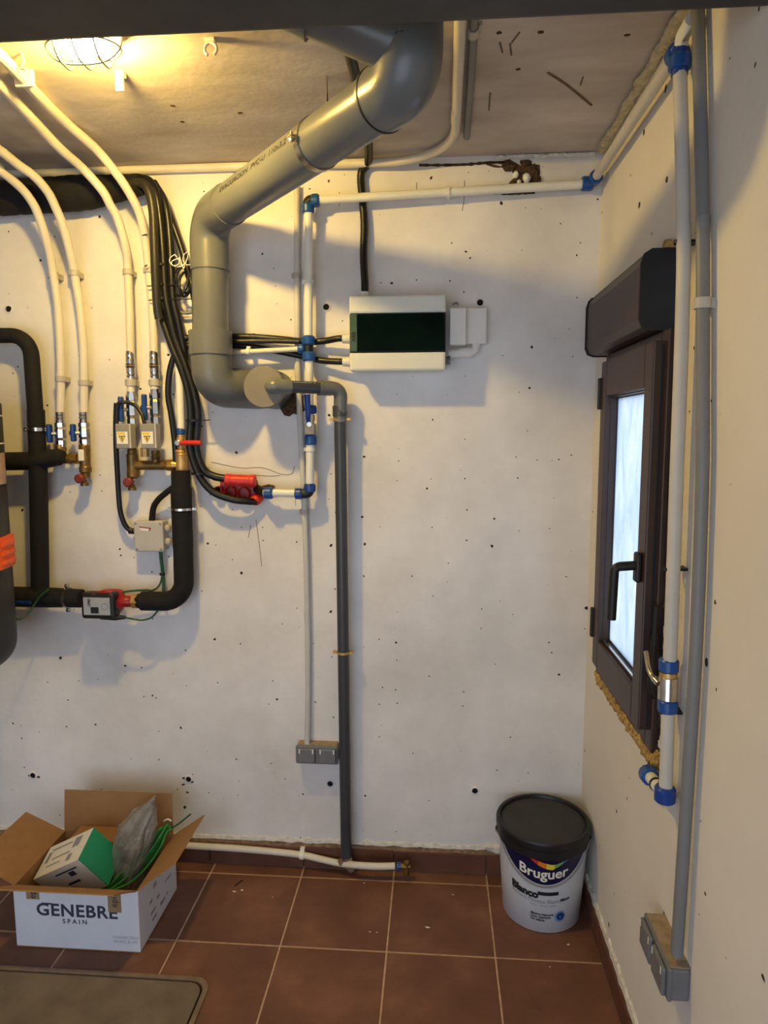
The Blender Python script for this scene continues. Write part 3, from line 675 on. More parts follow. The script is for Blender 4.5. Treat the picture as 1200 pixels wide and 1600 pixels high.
# top run
t1 = W(925, 287, .035); MB().tube([W(490, 313, dR), t1], RP, 16).build('pipe', M_clear, wt)
MB().tube(fillet([W(481, 330, dR), top, W(494, 313, dR)], .012), .0165, 14).build('elbow', M_black, wt)
nut(W(481, 326, dR), Z, .028, .021); nut(W(493, 313.5, dR), X, .026, .021)
clip_on_wall(wt, W(700, 300, .048), RP, -Y, X, M_clear, .01, .048)
# corner elbow, then along the right wall under the ceiling
cz = W(932, 283, .035); cr = V((XR - .034, -.036, cz.z)); pe = R(1060, 78, .034); pe = V((XR - .034, pe.y, pe.z))
MB().tube(fillet([t1, cr, cr + (pe - cr).normalized() * .05], .015), .0165, 14).build('elbow', M_bluev, wt)
nut(W(918, 287, .036), X, .036, .022); nut(cr + (pe - cr).normalized() * .035, pe - cr, .026, .021)
MB().tube([cr + (pe - cr).normalized() * .03, pe], RP, 16).build('pipe', M_pexw, wt)
# top elbow on the right wall and the drop
dq = .03; D0 = R(1062, 92, dq); D1 = R(1041, 1235, dq); D0 = V((XR - dq, pe.y, pe.z - .02))
MB().tube(fillet([pe + Y * .03, V((XR - dq, pe.y - .004, pe.z)), D0 - Z * .03], .012), .017, 14).build('elbow', M_bluev, wt)
nut(V((XR - dq, pe.y + .02, pe.z)), Y, .03, .0235); nut(D0 - Z * .004, Z, .03, .023)
MB().tube(fillet([V((XR - dq, pe.y - .004, pe.z)), V((XR - dq, pe.y - .004, pe.z + .02)), V((XR - dq, pe.y - .06, pe.z + .025))], .02), RP, 12).build('pipe', M_clear, wt)
drop = Rs([(1063, 120, dq), (1068, 350, dq), (1066, 500, dq), (1057, 750, dq), (1048, 1000, dq), (1046, 1036, dq)])
drop[0] = D0 - Z * .01
MB().tube(spline(drop), RP, 16).build('pipe', M_pexw, wt)
MB().tube(Rs([(1044, 1105, dq), (1040, 1236, dq)]), RP, 16).build('pipe', M_pexw, wt)
vz0, vz1 = R(1043, 1108, dq), R(1045, 1036, dq); ax_ = vz1 - vz0; L_ = ax_.length
MB().lathe(vz0, ax_, [(0, .017), (.02, .017), (.022, .021), (L_ - .03, .021), (L_ - .028, .0165), (L_, .0165)], 12).build('valve_body', M_steel, wt)
MB().lathe(vz1 - ax_.normalized() * .034, ax_, [(0, .0185), (.014, .0185)], 12).build('valve_ring', M_brassl, wt)
nut(vz1 - ax_.normalized() * .004, ax_, .03, .0205); nut(vz0 + ax_.normalized() * .008, ax_, .03, .0205)
MB().tube(spline([vz0 + ax_ * .55 + V((-.02, .0, 0)), vz0 + ax_ * .6 + V((-.03, .03, .01)), vz0 + ax_ * .75 + V((-.03, .06, .03))]), [.007] * 4 + [.005] * 9, 10).build('valve_handle', M_steel, wt)
for x, y in ((1066, 378), (1050, 889), (1042, 1112)):
    q = R(x, y, dq); clip_on_wall(wt, q, RP, -X, Z, M_cable, .006, dq)
nut(R(1039, 1240, dq), Z, .036, .022, M_bluev)
s0, s1 = R(1038, 1242, dq), R(1014, 1211, .03)
MB().tube([s0, s1], RP, 14).build('pipe', M_clear, wt); nut(s1, s1 - s0, .032, .021); MB().lathe((s0 + s1) / 2, s1 - s0, [(-.003, .016), (.003, .016)], 12).build('ring', M_cable, wt)

# ================================================================== CONDUITS
cA = thing('wall_conduit', 'thin pale conduit dropping from under the drain to the double socket', 'conduit', W(481, 1160, .02))
MB().tube(spline(Ws([(464, 290, .018), (464, 400, .018), (465, 560, .018), (468, 640, .018), (471, 700, .018), (476, 800, .018), (479, 900, .018), (481, 1000, .018), (481, 1100, .02), (480, 1162, .024)])), .0098, 14).build('tube', M_cond, cA)
for x, y in ((465, 580), (475.5, 804), (480, 962)):
    MB().lathe(W(x, y, .018) - Z * .02, Z, [(0, .0108), (.04, .0108)], 14).build('sleeve', M_cond, cA)
clip_on_wall(cA, W(475.5, 800, .018), .0102, -Y, Z, M_clip, .016, .018); clip_on_wall(cA, W(464, 430, .018), .0102, -Y, Z, M_clip, .014, .018)
cB = thing('branch_conduit', 'short thin white tube leading left from the blue tee', 'conduit', W(400, 549, .06))
MB().tube(Ws([(340, 552, .055), (400, 549, .058), (470, 545, dR)]), .0085, 12).build('tube', M_pex, cB)
clip_on_wall(cB, W(388, 549.5, .0575), .0085, -Y, X, M_white, .012, .0575)
cC = thing('ceiling_conduit', 'cream conduit along the ceiling edge that bends forward across the ceiling', 'conduit', W(300, 254, .015))
zc_ = H - .016
MB().tube(spline([V((q_.x, q_.y, min(q_.z, H - .0145))) for q_ in [V((ROOM_L + .01, -.016, H)), W(-30, 264, .016), W(130, 260, .016), W(300, 258, .016), W(480, 257.5, .018), W(560, 255, .03), W(625, 251.5, .05), Zp(672, 240, zc_), Zp(698, 225, zc_), Zp(711, 205, zc_), Zp(714, 160, zc_), Zp(717, 90, zc_), Zp(720, 20, zc_)]]), .0135, 14).build('tube', M_pex, cC)
MB().lathe(Zp(712, 190, zc_), Zp(714, 150, zc_) - Zp(712, 190, zc_), [(0, .0145), (.06, .0145)], 14).build('sleeve', M_pex, cC)
cD = thing('ceiling_conduit', 'grey conduit stub beside the cream one on the ceiling', 'conduit', Zp(728, 213, H - .012))
MB().tube([Zp(729, 214, H - .011), Zp(736, 120, H - .011), Zp(741, 20, H - .011)], .010, 14).build('tube', M_condg, cD)
clip_on_wall(cD, Zp(739.5, 48, H - .011), .010, -Z, Y, M_clip, .03, .011)
# big grey conduit on the right wall
cE = thing('wall_conduit', 'long grey conduit on the window wall ending in the low sockets', 'conduit', R(1057, 1492, .022))
pE = Rs([(1089, -30, .02), (1091, 30, .02), (1095, 200, .02), (1098, 350, .02), (1098, 620, .02), (1097, 750, .02), (1088, 1000, .02), (1073, 1250, .021), (1057.5, 1492, .024)])
MB().tube(spline(pE), .0125, 14).build('tube', M_condg, cE)
clip_on_wall(cE, R(1098, 474, .02), .0127, -X, Z, M_clip, .02, .02)
MB().lathe(R(1098, 350, .02) - Z * .015, Z, [(0, .0138), (.03, .0138)], 14).build('sleeve', M_condg, cE)

def socket_box(name, label, org, M, w, h, dep, n):
    """surface double socket: M maps (along wall, out of wall, up)"""
    t = thing(name, label, 'socket', org)
    MB().rbox((0, 0, 0), (w, dep * .72, h), .006, 2, M).build('back_box', M_socket, t)
    MB().box((.004, .0, h), (w - .004, dep * .72, h + .0022), M).build('dust', M_dust, t, 'layer of tan dust on top')
    fr = MB().rbox((-.002, dep * .62, -.002), (w + .002, dep * .82, h + .002), .006, 2, M).build('front_frame', M_socket, t)
    for k in range(n):
        a, b = w * k / n + .006, w * (k + 1) / n - .005
        l_ = MB().rbox((a, dep * .80, .004), (b, dep, h - .004), .007, 2, M).build('lid', M_socket, t)
        for s in (a + .006, b - .010): MB().box((s, dep * .999, h - .022), (s + .004, dep * 1.012, h - .006), M).build('hinge_mark', M_label, l_)
    return t
p, q = W(461.5, 1168, .055), W(527, 1197, .055)
socket_box('double_socket', 'grey double socket on the far wall at the foot of pale conduit', (p.x, 0, q.z), Matrix(((1, 0, 0, p.x), (0, -1, 0, 0), (0, 0, 1, q.z), (0, 0, 0, 1))), q.x - p.x, p.z - q.z, .055, 2)
zs = R(1079, 1570, 0).z
socket_box('double_socket', 'dusty grey double socket low on the window wall', (XR, -.9, zs), Matrix(((0, -1, 0, XR), (1, 0, 0, -1.022), (0, 0, 1, zs), (0, 0, 0, 1))), .165, .072, .056, 2)

# ================================================================== FOUR CREAM HEATING PIPES
PIPES = dict(
 A=('cream heating pipe passing nearest the lamp, rightmost of the four curving ones', [(-25, 62, .80), (4, 90, .73), (39, 127, .61), (71, 161, .48), (108, 196, .35), (152, 235, .235), (184, 274, .18), (207, 310, .135), (220, 340, .10), (228, 383, .065), (233, 425, .05), (239, 500, .05), (241, 560, .05), (241, 600, .05)], [(233, 422)], (36, 126)),
 B=('cream heating pipe second from the right of the four curving ones', [(-40, 92, .76), (0, 133, .62), (22, 155, .54), (65, 202, .38), (97, 235, .28), (130, 264, .19), (160, 298, .155), (172, 320, .13), (184, 342, .105), (197, 390, .07), (200, 425, .05), (203, 500, .05), (204, 560, .05), (204, 600, .05)], [(200.5, 425)], None),
 C=('cream heating pipe third from the right, bending down left of centre', [(-40, 208, .42), (0, 235, .32), (28, 257, .25), (54, 276, .2), (74, 299, .16), (85, 320, .135), (98, 352, .105), (110, 397, .07), (116, 427, .05), (125, 482, .05), (130, 540, .05), (131, 595, .05), (130.5, 660, .05)], [(116, 427), (131, 598)], None),
 D=('cream heating pipe leftmost of the four curving ones', [(-40, 238, .33), (0, 266, .24), (28, 289, .18), (45, 308, .15), (58, 331, .125), (70, 367, .095), (78, 397, .07), (83, 427, .055), (90, 475, .05), (94, 540, .05), (95, 600, .05), (94, 660, .05)], [(83.5, 430), (95, 592)], None))
for k, (lab, L, clips, cclip) in PIPES.items():
    t = thing('heating_pipe', lab, 'heating pipe', W(*L[-1]), 'cream heating pipes')
    P_ = Ws(L); dv = P_[0] - P_[2]; f_ = max(0., (-1.07 - P_[0].y) / dv.y); far = P_[0] + dv * f_; far.z = H - .02
    MB().tube(spline([far] + P_), .0138, 16).build('tube', M_pex, t)
    for (x, y) in clips: clip_on_wall(t, W(x, y, .05), .014, -Y, Z, M_clip, .018, .05)
    if cclip:
        q = W(36, 124, .62); MB().rbox((q.x - .02, q.y - .006, q.z - .018), (q.x + .028, q.y + .006, H), .003).build('ceiling_clip', M_pex, t)
    if k in 'AB':
        x = L[-1][0]; q = W(x, 566, .05)
        MB().lathe(q + Z * .036, -Z, [(0, .0142), (.012, .0155), (.02, .0145), (.026, .0155), (.04, .0155), (.042, .019), (.046, .0165), (.05, .019), (.056, .0155), (.07, .0155), (.076, .0145), (.084, .0155), (.09, .0142)], 18).build('press_sleeve', M_steel, t)
        MB().tube(Ws([(x, 590, .05), (x + .4, 612, .05)]), .0136, 14).build('tube', M_pex, t)
        clip_on_wall(t, W(x + .5, 598, .05), .0145, -Y, Z, M_clip, .02, .05)
    else:
        q = W(L[-1][0], 644, .05); MB().lathe(q, -Z, [(0, .0145), (.01, .0155), (.012, .0145), (.022, .016), (.024, .0145), (.036, .0155)], 18).build('press_sleeve', M_steel, t)

def ball_valve(label, x, y0, y1, d, hand=True):
    t = thing('ball_valve', label, 'valve', W(x, y1, d), 'ball valves on the heating pipes')
    p = W(x, y0, d); L = p.z - W(x, y1, d).z
    MB().lathe(p, -Z, [(0, .0150), (L * .1, .0150), (L * .1, .0195), (L * .25, .0195), (L * .27, .0165), (L * .34, .019), (L * .66, .020), (L * .74, .0165), (L * .76, .0185), (L * .92, .0185), (L * .92, .015), (L, .015)], 8).build('body', M_steel, t)
    q = p - Z * L * .5
    if hand:
        MB().cyl(q + V((-.012, -.012, 0)), q + V((-.028, -.020, 0)), .007, 10).build('stem', M_steel, t)
        MB().rbox((q.x - .036, q.y - .032, q.z - L * .34), (q.x - .022, q.y - .008, q.z + L * .36), .005).rbox((q.x - .042, q.y - .028, q.z - .008), (q.x - .020, q.y - .010, q.z + .008), .004).build('handle', M_bluev, t)
    return t
ball_valve('ball valve with blue handle at the foot of leftmost cream pipe', 94, 657, 698, .05)
ball_valve('ball valve with blue handle above the lone red knob', 131, 657, 696, .05)
ball_valve('ball valve half hidden behind the left grey actuator', 205, 612, 668, .05)
ball_valve('ball valve with blue handle above the right grey actuator', 241.5, 608, 666, .05)

# brass manifolds
mf = thing('brass_manifold', 'brass elbow joint with red drain knob beside the left insulated pipe', 'manifold', W(112, 756, .05))
MB().tube(fillet([W(94, 694, .05), W(94, 717, .05), W(122, 717, .05)], .02), .0175, 16).build('elbow', M_brass, mf)
MB().lathe(W(108, 717, .05), X, [(0, .019), (.012, .019)], 8).build('hex', M_brassd, mf)
MB().lathe(W(131.5, 694, .05), -Z, [(0, .016), (.006, .0185), (.075, .0185), (.08, .021), (.095, .021), (.10, .016), (.115, .014)], 14).build('body', M_brassd, mf)
a = W(131.5, 711, .05); MB().rbox((a.x - .010, a.y - .0235, a.z - .02), (a.x + .010, a.y - .017, a.z + .02), .003).build('paper_tag', M_label, mf)
q = W(130, 747, .05); MB().lathe(q + Y * .0, -Y, [(.0, .012), (.015, .0165), (.03, .0165), (.034, .012)], 10).build('drain_knob', M_redk, mf)
MB().lathe(W(132, 750, .05), -Z, [(0, .010), (.008, .010), (.01, .014), (.02, .014)], 14).build('drain_outlet', M_brassd, mf)
mg = thing('brass_manifold', 'long brass manifold with red drain knob under the grey actuators', 'manifold', W(240, 766, .05))
MB().lathe(W(206, 700, .05), -Z, [(0, .015), (.01, .0165), (.02, .0165), (.022, .020), (.075, .0195), (.085, .021), (.098, .021), (.105, .015)], 14).build('body', M_brassd, mg)
MB().tube([W(207, 727, .05), W(268, 727, .05)], .0165, 16).build('bar', M_brassd, mg)
MB().lathe(W(243, 704, .05), -Z, [(0, .014), (.012, .016), (.014, .0135), (.024, .016), (.03, .0135), (.05, .0135)], 14).build('riser', M_brassd, mg)
MB().lathe(W(226, 700, .07), -Z, [(0, .0155), (.03, .0155)], 8).build('spacer', M_brassl, mg)
MB().lathe(W(258, 727, .05), X, [(0, .0175), (.012, .020), (.03, .020), (.045, .016)], 12).build('nut', M_brass, mg)
MB().lathe(W(283, 702, .05), -Z, [(0, .0165), (.006, .0215), (.010, .0215), (.012, .0195), (.018, .0215), (.022, .0205), (.085, .0205)], 18).build('tee', M_brassl, mg)
q = W(205, 753, .05); MB().lathe(q, -Y, [(.0, .012), (.012, .0165), (.028, .0165), (.032, .012)], 10).build('drain_knob', M_redk, mg)
MB().lathe(W(206.5, 757, .05), -Z, [(0, .010), (.008, .010), (.01, .0145), (.02, .0145)], 14).build('drain_outlet', M_brassd, mg)
# actuators
def actuator(label, x0_, x1_, y0_, y1_):
    a, b = W(x0_, y0_, .115), W(x1_, y1_, .115)
    t = thing('valve_actuator', label, 'actuator', V(((a.x + b.x) / 2, -.09, b.z)), 'grey valve actuators')
    MB().rbox((a.x, -.115, b.z), (b.x, -.072, a.z), .003).build('housing', M_grdark, t)
    MB().rbox((b.x - .002, -.114, b.z + .001), (b.x + .003, -.075, a.z - .001), .001).build('side_plate', M_grbox, t)
    q0, q1 = W(x0_ + 2.5, 674.5, .1155), W(x1_ - 3.5, 693.5, .1155)
    lb = patch(lambda u, v: V((u, -.1156, v)), q0.x, q1.x, q1.z, q0.z).build('label', M_label, t)
    patch(lambda u, v: V((u, -.1159, v)), q0.x + .002, q0.x + .028, q0.z - .010, q0.z - .003).build('caution_bar', M_yellow, lb)
    cx_, cz_ = q0.x + .018, q0.z - .0245; s = .0125
    MB().add([(cx_ - s, -.1159, cz_ + s * .85), (cx_ + s, -.1159, cz_ + s * .85), (cx_, -.1159, cz_ - s * .95)], [(0, 1, 2)]).build('triangle_border', M_inkb, lb)
    s *= .78
    MB().add([(cx_ - s, -.1161, cz_ + s * .80), (cx_ + s, -.1161, cz_ + s * .80), (cx_, -.1161, cz_ - s * .85)], [(0, 1, 2)]).build('triangle', M_yellow, lb)
    MB().add([(cx_ - .003, -.1163, cz_ + .006), (cx_ + .001, -.1163, cz_ + .006), (cx_ + .003, -.1163, cz_ - .005), (cx_ - .001, -.1163, cz_ - .001)], [(0, 1, 2, 3)]).build('bolt_mark', M_inkb, lb)
    MB().lathe(W((x0_ + x1_) / 2, y1_ - 5, .115), -Y, [(0, .003), (.0015, .003)], 10).build('screw', M_steel, t)
    c = W((x0_ + x1_) / 2 + 5, (y0_ + y1_) / 2, .05); MB().rbox((c.x - .012, -.075, c.z - .03), (c.x + .014, -.048, c.z + .03), .004).build('mount', M_grdark, t)
actuator('grey valve actuator with warning label, left of the pair', 179.5, 203.5, 662, 701)
actuator('grey valve actuator with warning label, right of the pair', 218.5, 243, 662, 701)
cl = thing('actuator_cable', 'black cable looping over the left actuator and dropping to the junction box', 'cable', W(207, 830, .03))
MB().tube(spline(Ws([(183, 664, .09), (182.5, 645, .09), (184, 632, .09), (190, 629, .09), (200, 629, .085), (212, 634, .085), (222, 648, .09), (226, 663, .095)])), .0062, 10).build('loop', M_cable, cl)
MB().tube(spline(Ws([(182, 630, .085), (181, 660, .075), (181.5, 700, .07), (183, 730, .06), (185, 765, .05), (187.5, 795, .045), (193, 815, .04), (200, 826, .035), (209, 830, .032)])), .0088, 12).build('sheath', M_cable, cl)

# ================================================================== INSULATED BLACK PIPES
il = thing('insulated_pipe', 'black foam insulated pipe loop at the far left', 'insulated pipe', W(60, 940, .07))
MB().tube(fillet(Ws([(-160, 526, .07), (47, 524, .07), (57, 668, .075)]), .07), .0255, 20).build('upper_sleeve', M_ins, il)
MB().tube(Ws([(56, 640, .075), (59, 712, .075)]), .0285, 20).build('middle_sleeve', M_ins, il)
MB().tube(spline(Ws([(59, 705, .078), (60.5, 780, .075), (62, 860, .072), (63, 935, .07)])), .0300, 20).build('drop_sleeve', M_ins, il)
MB().tube(Ws([(-160, 724, .08), (60, 720, .08), (92, 714, .075)]), [.032, .031, .029], 20).build('tee_sleeve', M_ins, il)
MB().lathe(W(90, 714, .075), X, [(0, .029), (.022, .022), (.024, .016)], 20).build('sleeve_end', M_ins, il)
MB().tube(Ws([(-160, 929, .075), (60, 933, .075), (128, 935, .075)]), [.036, .036, .032], 20).build('bottom_sleeve', M_ins, il)
steel_clamp(il, W(58, 671, .075), Z, .029, X, 'clamp', .012); steel_clamp(il, W(106, 934, .075), X, .034, Z, 'clamp', .012)
MB().rbox(W(24, 944, .112), W(50, 938, .104), .003).build('blue_lever', M_bluev, il)
MB().cyl(W(105, 934, .04), V((W(105, 934, .04).x, 0, W(105, 934, .04).z)), .004, 8).build('clamp_stud', M_steel, il)
MB().cyl(W(58, 671, .05), V((W(58, 671, .05).x, 0, W(58, 671, .05).z)), .004, 8).build('clamp_stud', M_steel, il)
ir = thing('insulated_pipe', 'black foam insulated pipe bending from brass manifold down to the pump', 'insulated pipe', W(286, 957, .07))
MB().tube(spline(Ws([(282, 735, .07), (283, 765, .072), (284, 800, .072), (286, 855, .072)])), [.0315] * 6 + [.035] * 6 + [.0345] * 7, 22).build('upper_sleeve', M_ins, ir)
MB().tube(fillet(Ws([(286, 850, .072), (288, 940, .072), (222, 939, .075)]), .075, 10), .0335, 22).build('bend_sleeve', M_ins, ir)
MB().lathe(W(223, 939, .075), -X, [(0, .030), (.012, .026), (.022, .022)], 20).build('sleeve_end', M_ins, ir)
steel_clamp(ir, W(284.5, 795, .072), Z, .0352, X, 'clamp', .008); MB().cyl(W(284.5, 795, .04), V((W(284.5, 795, .04).x, 0, W(284.5, 795, .04).z)), .004, 8).build('clamp_stud', M_steel, ir)
MB().tube(spline(Ws([(276, 758, .06), (262, 768, .055), (248, 780, .045), (240, 793, .035), (237, 815, .03)])), .0105, 12).build('side_hose', M_ins, ir)
# pump
pu = thing('circulation_pump', 'red circulation pump with black control head', 'pump', W(170, 965, .075))
pc_ = W(180, 939, .075)
MB().lathe(W(150, 939, .075), X, [(0, .018), (.012, .03), (.03, .042), (.058, .044), (.086, .042), (.096, .030), (.10, .020), (.135, .019)], 20, smooth=True).build('volute', M_red, pu)
MB().lathe(pc_ + V((-.02, -.02, .0)), -Y, [(0, .046), (.02, .046), (.024, .04)], 22).build('motor_flange', M_red, pu)
for k in range(4):
    a = pi / 4 + k * pi / 2; c = pc_ + V((-.02 + .043 * cos(a), -.045, .043 * sin(a))); MB().lathe(c, -Y, [(0, .008), (.008, .008)], 8).build('bolt_boss', M_red, pu)
MB().lathe(W(208, 939, .075), X, [(0, .026), (.022, .026), (.024, .02), (.034, .02)], 6).build('union_nut', M_brassl, pu)
MB().lathe(W(134, 934, .075), X, [(0, .022), (.026, .026), (.05, .026), (.06, .02)], 8).build('union_nut', M_brass, pu)
a, b = W(124.5, 927, .13), W(180, 968.5, .13)
hd = MB().rbox((a.x, -.13, b.z), (b.x, -.085, a.z), .011, 3).build('control_head', M_black, pu)
a2, b2 = W(129.5, 933.5, .1305), W(172.5, 961.5, .1305)
lp = MB().rbox((a2.x, -.1312, b2.z), (b2.x, -.129, a2.z), .0008, 1).build('faceplate', mat('pump_faceplate', (164, 166, 168), .35), hd)
fp = lambda u, v: V((u, -.1316, v))
d0, d1 = W(141.5, 948.5, .131), W(154.5, 958.5, .131); patch(fp, d0.x, d1.x, d1.z, d0.z).build('display', M_inkb, pu)
text_mesh('UPM3', .0135, lambda u, v: V((W(140, 940, .131).x + .002 - v, -.1316, W(140, 941.5, .131).z + u * .8)), M_inkb, 'lettering', pu, bold=.0004)
cc = W(163.5, 948, .131); vs = []; n_ = 28
for k in range(n_): 
    for r_ in (.0115, .0105): vs.append((cc.x + r_ * cos(2 * pi * k / n_), -.1316, cc.z + r_ * sin(2 * pi * k / n_)))
MB().add(vs, [(2 * k, 2 * ((k + 1) % n_), 2 * ((k + 1) % n_) + 1, 2 * k + 1) for k in range(n_)]).build('dial_ring', M_inkb, pu)
MB().tube(Ws([(158, 963, .11), (180, 965, .105), (196, 964.5, .10)]), [.011, .010, .006], 10).build('plug', M_black, pu)
gc = thing('pump_cable', 'thin green cable drooping below the pump to the insulated bend', 'cable', W(195, 966, .1))
MB().tube(spline(Ws([(194, 964.5, .10), (207, 967, .10), (222, 969, .095), (236, 965, .09), (245, 956, .085), (248, 948, .08)])), .0032, 8).build('sheath', M_gcabled, gc)
gd = thing('control_cable', 'green cable pair leaving the junction box down to the pump', 'cable', W(250, 866, .03))
MB().tube(spline(Ws([(249, 858, .03), (251, 878, .035), (253, 897, .04), (251, 910, .045), (245, 919, .05), (236, 923, .05), (228, 922, .055), (200, 924, .06), (180, 928, .075)])), .0036, 8).build('sheath', M_gcabled, gd)
MB().tube(spline(Ws([(251, 858, .03), (253, 878, .03), (255, 897, .035), (255.5, 925, .05)])), .0055, 8).build('sheath', M_gcabled, gd)
MB().lathe(W(253.5, 897, .036), Z, [(-.004, .0095), (.004, .0095)], 10).build('tie', M_black, gd)
# junction box
a, b = W(208, 814, .055), W(256, 862.5, .055)
jb = thing('junction_box', 'pale grey square junction box with four screws', 'junction box', V(((a.x + b.x) / 2, 0, b.z)))
MB().rbox((a.x + .002, -.042, b.z + .002), (b.x - .002, 0, a.z - .002), .004).build('base', M_grbox, jb)
MB().rbox((a.x, -.056, b.z), (b.x, -.040, a.z), .005).build('cover', M_grbox, jb)
for x_ in (a.x + .009, b.x - .009):
    for z_ in (a.z - .009, b.z + .009): MB().lathe((x_, -.056, z_), -Y, [(0, .0045), (.001, .004)], 10).build('screw', M_grdark, jb)
for z_ in (a.z - .03, b.z + .03): MB().lathe((b.x - .003, -.02, z_), X, [(0, .014), (.012, .014), (.016, .010)], 14).build('knockout', M_grbox, jb)
l0 = W(217, 823, .0565); MB().add([l0 + V((0, 0, 0)), l0 + V((.042, 0, -.004)), l0 + V((.038, 0, -.016)), l0 + V((.006, 0, -.013))], [(0, 1, 2, 3)]).build('sticker', M_label, jb)
MB().add([l0 + V((0, -.0003, 0.001)), l0 + V((.044, -.0003, -.004)), l0 + V((.037, -.0003, -.016)), l0 + V((.034, -.0003, -.014)), l0 + V((.037, -.0003, -.007)), l0 + V((.001, -.0003, -.003))], [(0, 1, 4, 5), (1, 2, 3, 4)]).build('sticker_mark', M_red, jb)
MB().tube(Ws([(202, 829.5, .032), (209, 830, .032)]), .0105, 12).build('gland', M_black, jb)

# small valve with red lever next to the manifold
rv = thing('drain_valve', 'small valve with red lever and blue coupling above the brass tee', 'valve', W(283, 702, .05))
MB().tube(spline(Ws([(278, 560, .045), (281, 610, .045), (283, 672, .05)])), .0125, 14).build('pipe', M_clear, rv)
nut(W(282.5, 674, .05), Z, .022, .0155, M_blue, 'coupling', rv)
MB().lathe(W(282.5, 678, .05), -Z, [(0, .013), (.012, .013), (.014, .0165), (.034, .0165), (.036, .013), (.05, .015)], 12).build('body', M_brassl, rv)
MB().lathe(W(280, 692, .055), -Y, [(0, .012), (.016, .012), (.018, .008)], 12).build('stem', M_steel, rv)
MB().tube(Ws([(281, 692.5, .075), (290, 692, .08), (314, 692, .08)]), [.006, .0085, .009], 12).build('lever', M_redp, rv)

# ================================================================== CABLE BUNDLE
trunk = thing('wrapped_duct', 'thick black wrapped duct running along the wall top at left', 'pipe', W(100, 305, .06))
tp_ = resample(spline([V((ROOM_L + .02, -.056, W(-60, 312, .056).z))] + Ws([(-60, 312, .056), (60, 306, .056), (140, 300, .058), (195, 292, .065), (222, 288, .08)]), 10), .01)
MB().tube(tp_, [.055 * (1 + .05 * noise.noise(V((i * .4, 2, 0)))) * (1 if i < len(tp_) - 22 else 1 - .45 * (i - len(tp_) + 22) / 22) for i in range(len(tp_))], 18).build('wrap', M_ins, trunk)
def cable(label, L, r, name='cable', m_=None, rib=False, grp='black cables of the wall bundle'):
    t = thing(name, label, 'cable', W(*L[-1]), grp); p = spline(Ws(L), 7)
    if rib:
        p = resample(p, .003); MB().tube(p, [r if i % 2 else r * .88 for i in range(len(p))], 12).build('sheath', m_ or M_cable, t)
    else: MB().tube(p, r, 12).build('sheath', m_ or M_cable, t)
    return t
M_ribb = mat('ribbed_sleeve', (44, 41, 33), .4, var=.15, vs=40)
cab1 = cable('ribbed dark cable sleeve at the left edge of the hanging bundle', [(200, 287, .09), (222, 286, .105), (233, 300, .112), (239, 330, .108), (241, 375, .102), (243, 430, .096), (246, 480, .086), (249, 500, .078)], .0155, 'ribbed_sleeve', M_ribb, True)
cab2 = cable('black cable from the bundle into the red sleeve', [(195, 283, .06), (230, 281, .075), (244, 305, .085), (251, 350, .08), (255, 400, .075), (259, 462, .07), (268, 505, .065), (276, 535, .06), (290, 572, .058), (303, 612, .056), (309, 650, .055), (307, 700, .055), (318, 733, .055), (334, 744, .052), (354, 748, .05)], .0135)
cab3 = cable('lowest black cable sagging into the red cable seal', [(246, 470, .06), (256, 505, .06), (270, 545, .06), (283, 575, .06), (294, 612, .06), (298, 650, .06), (297, 700, .062), (311, 742, .065), (332, 768, .068), (362, 780, .062), (384, 783, .05), (400, 784, .03)], .0125)
cab4 = cable('black cable crossing diagonally behind the thick drain', [(238, 286, .04), (256, 312, .05), (271, 352, .05), (286, 396, .045), (300, 450, .04), (312, 500, .04)], .0115)
cab5 = cable('thin black cable looping left beside the milky valve pipe', [(280, 545, .045), (270, 562, .05), (264, 590, .05), (263, 620, .05), (268, 650, .055), (273, 690, .055), (275, 722, .055)], .0105)
cab6 = cable('black cable between the ribbed sleeve and the drain', [(240, 285, .055), (258, 318, .07), (265, 370, .07), (268, 430, .068), (271, 470, .065), (279, 505, .06), (287, 545, .05), (291, 580, .045)], .0125)
for t_, x, y, r_, d_, ln_ in ((cab1, 246, 367, .021, .078, (222, 230)), (cab1, 250, 415, .024, .072, (226, 230)), (cab1, 250, 446, .025, .07, (230, 278)), (cab1, 252, 468, .026, .066, (232, 300)), (cab2, 303, 657, .027, .058, (303, 328)), (cab3, 311, 740, .026, .06, (304, 318)), (cab1, 236, 296, .028, .075, (222, 228))):
    o = MB().lathe(W(x, y, d_), Z, [(-.0035, r_), (.0035, r_)], 16).build('cable_tie', M_cable, t_)
    MB().tube([W(ln_[0], y + 1, d_ + .01), W(ln_[1], y - 1, d_ + .012)], .0018, 6).build('tie_tail', M_cable, o)
coil = thing('wire_coil', 'small coil of loose black and white wire ends beside the thick drain', 'wire', W(285, 440, .06))
for k, (cx_, cy_, rx_, ry_, ph) in enumerate(((283, 440, 11, 22, .3), (287, 438, 12, 20, -.3), (289, 444, 9, 19, .1))):
    P_ = [W(cx_ + rx_ * cos(a + ph) , cy_ + ry_ * sin(a), .075 + .008 * sin(a * 2 + k)) for a in [2 * pi * i / 14 for i in range(15)]]
    MB().tube(spline(P_, 4), .0042, 8).build('black_wire', M_cable, coil)
for k, (cx_, cy_, rx_, ry_) in enumerate(((273, 407, 8, 8), (278, 411, 10, 6), (294, 404, 8, 10))):
    P_ = [W(cx_ + rx_ * cos(a), cy_ + ry_ * sin(a), .09 + .01 * sin(a + k)) for a in [-.6 + 1.75 * pi * i / 12 for i in range(13)]] + [W(287, 420, .08)]
    MB().tube(spline(P_, 4), .0016, 6).build('white_wire', M_label, coil)
MB().tube(spline(Ws([(272, 478, .03), (280, 487, .035), (292, 489, .035), (306, 486, .03)])), .0055, 8).build('grey_tube', M_condg, coil)
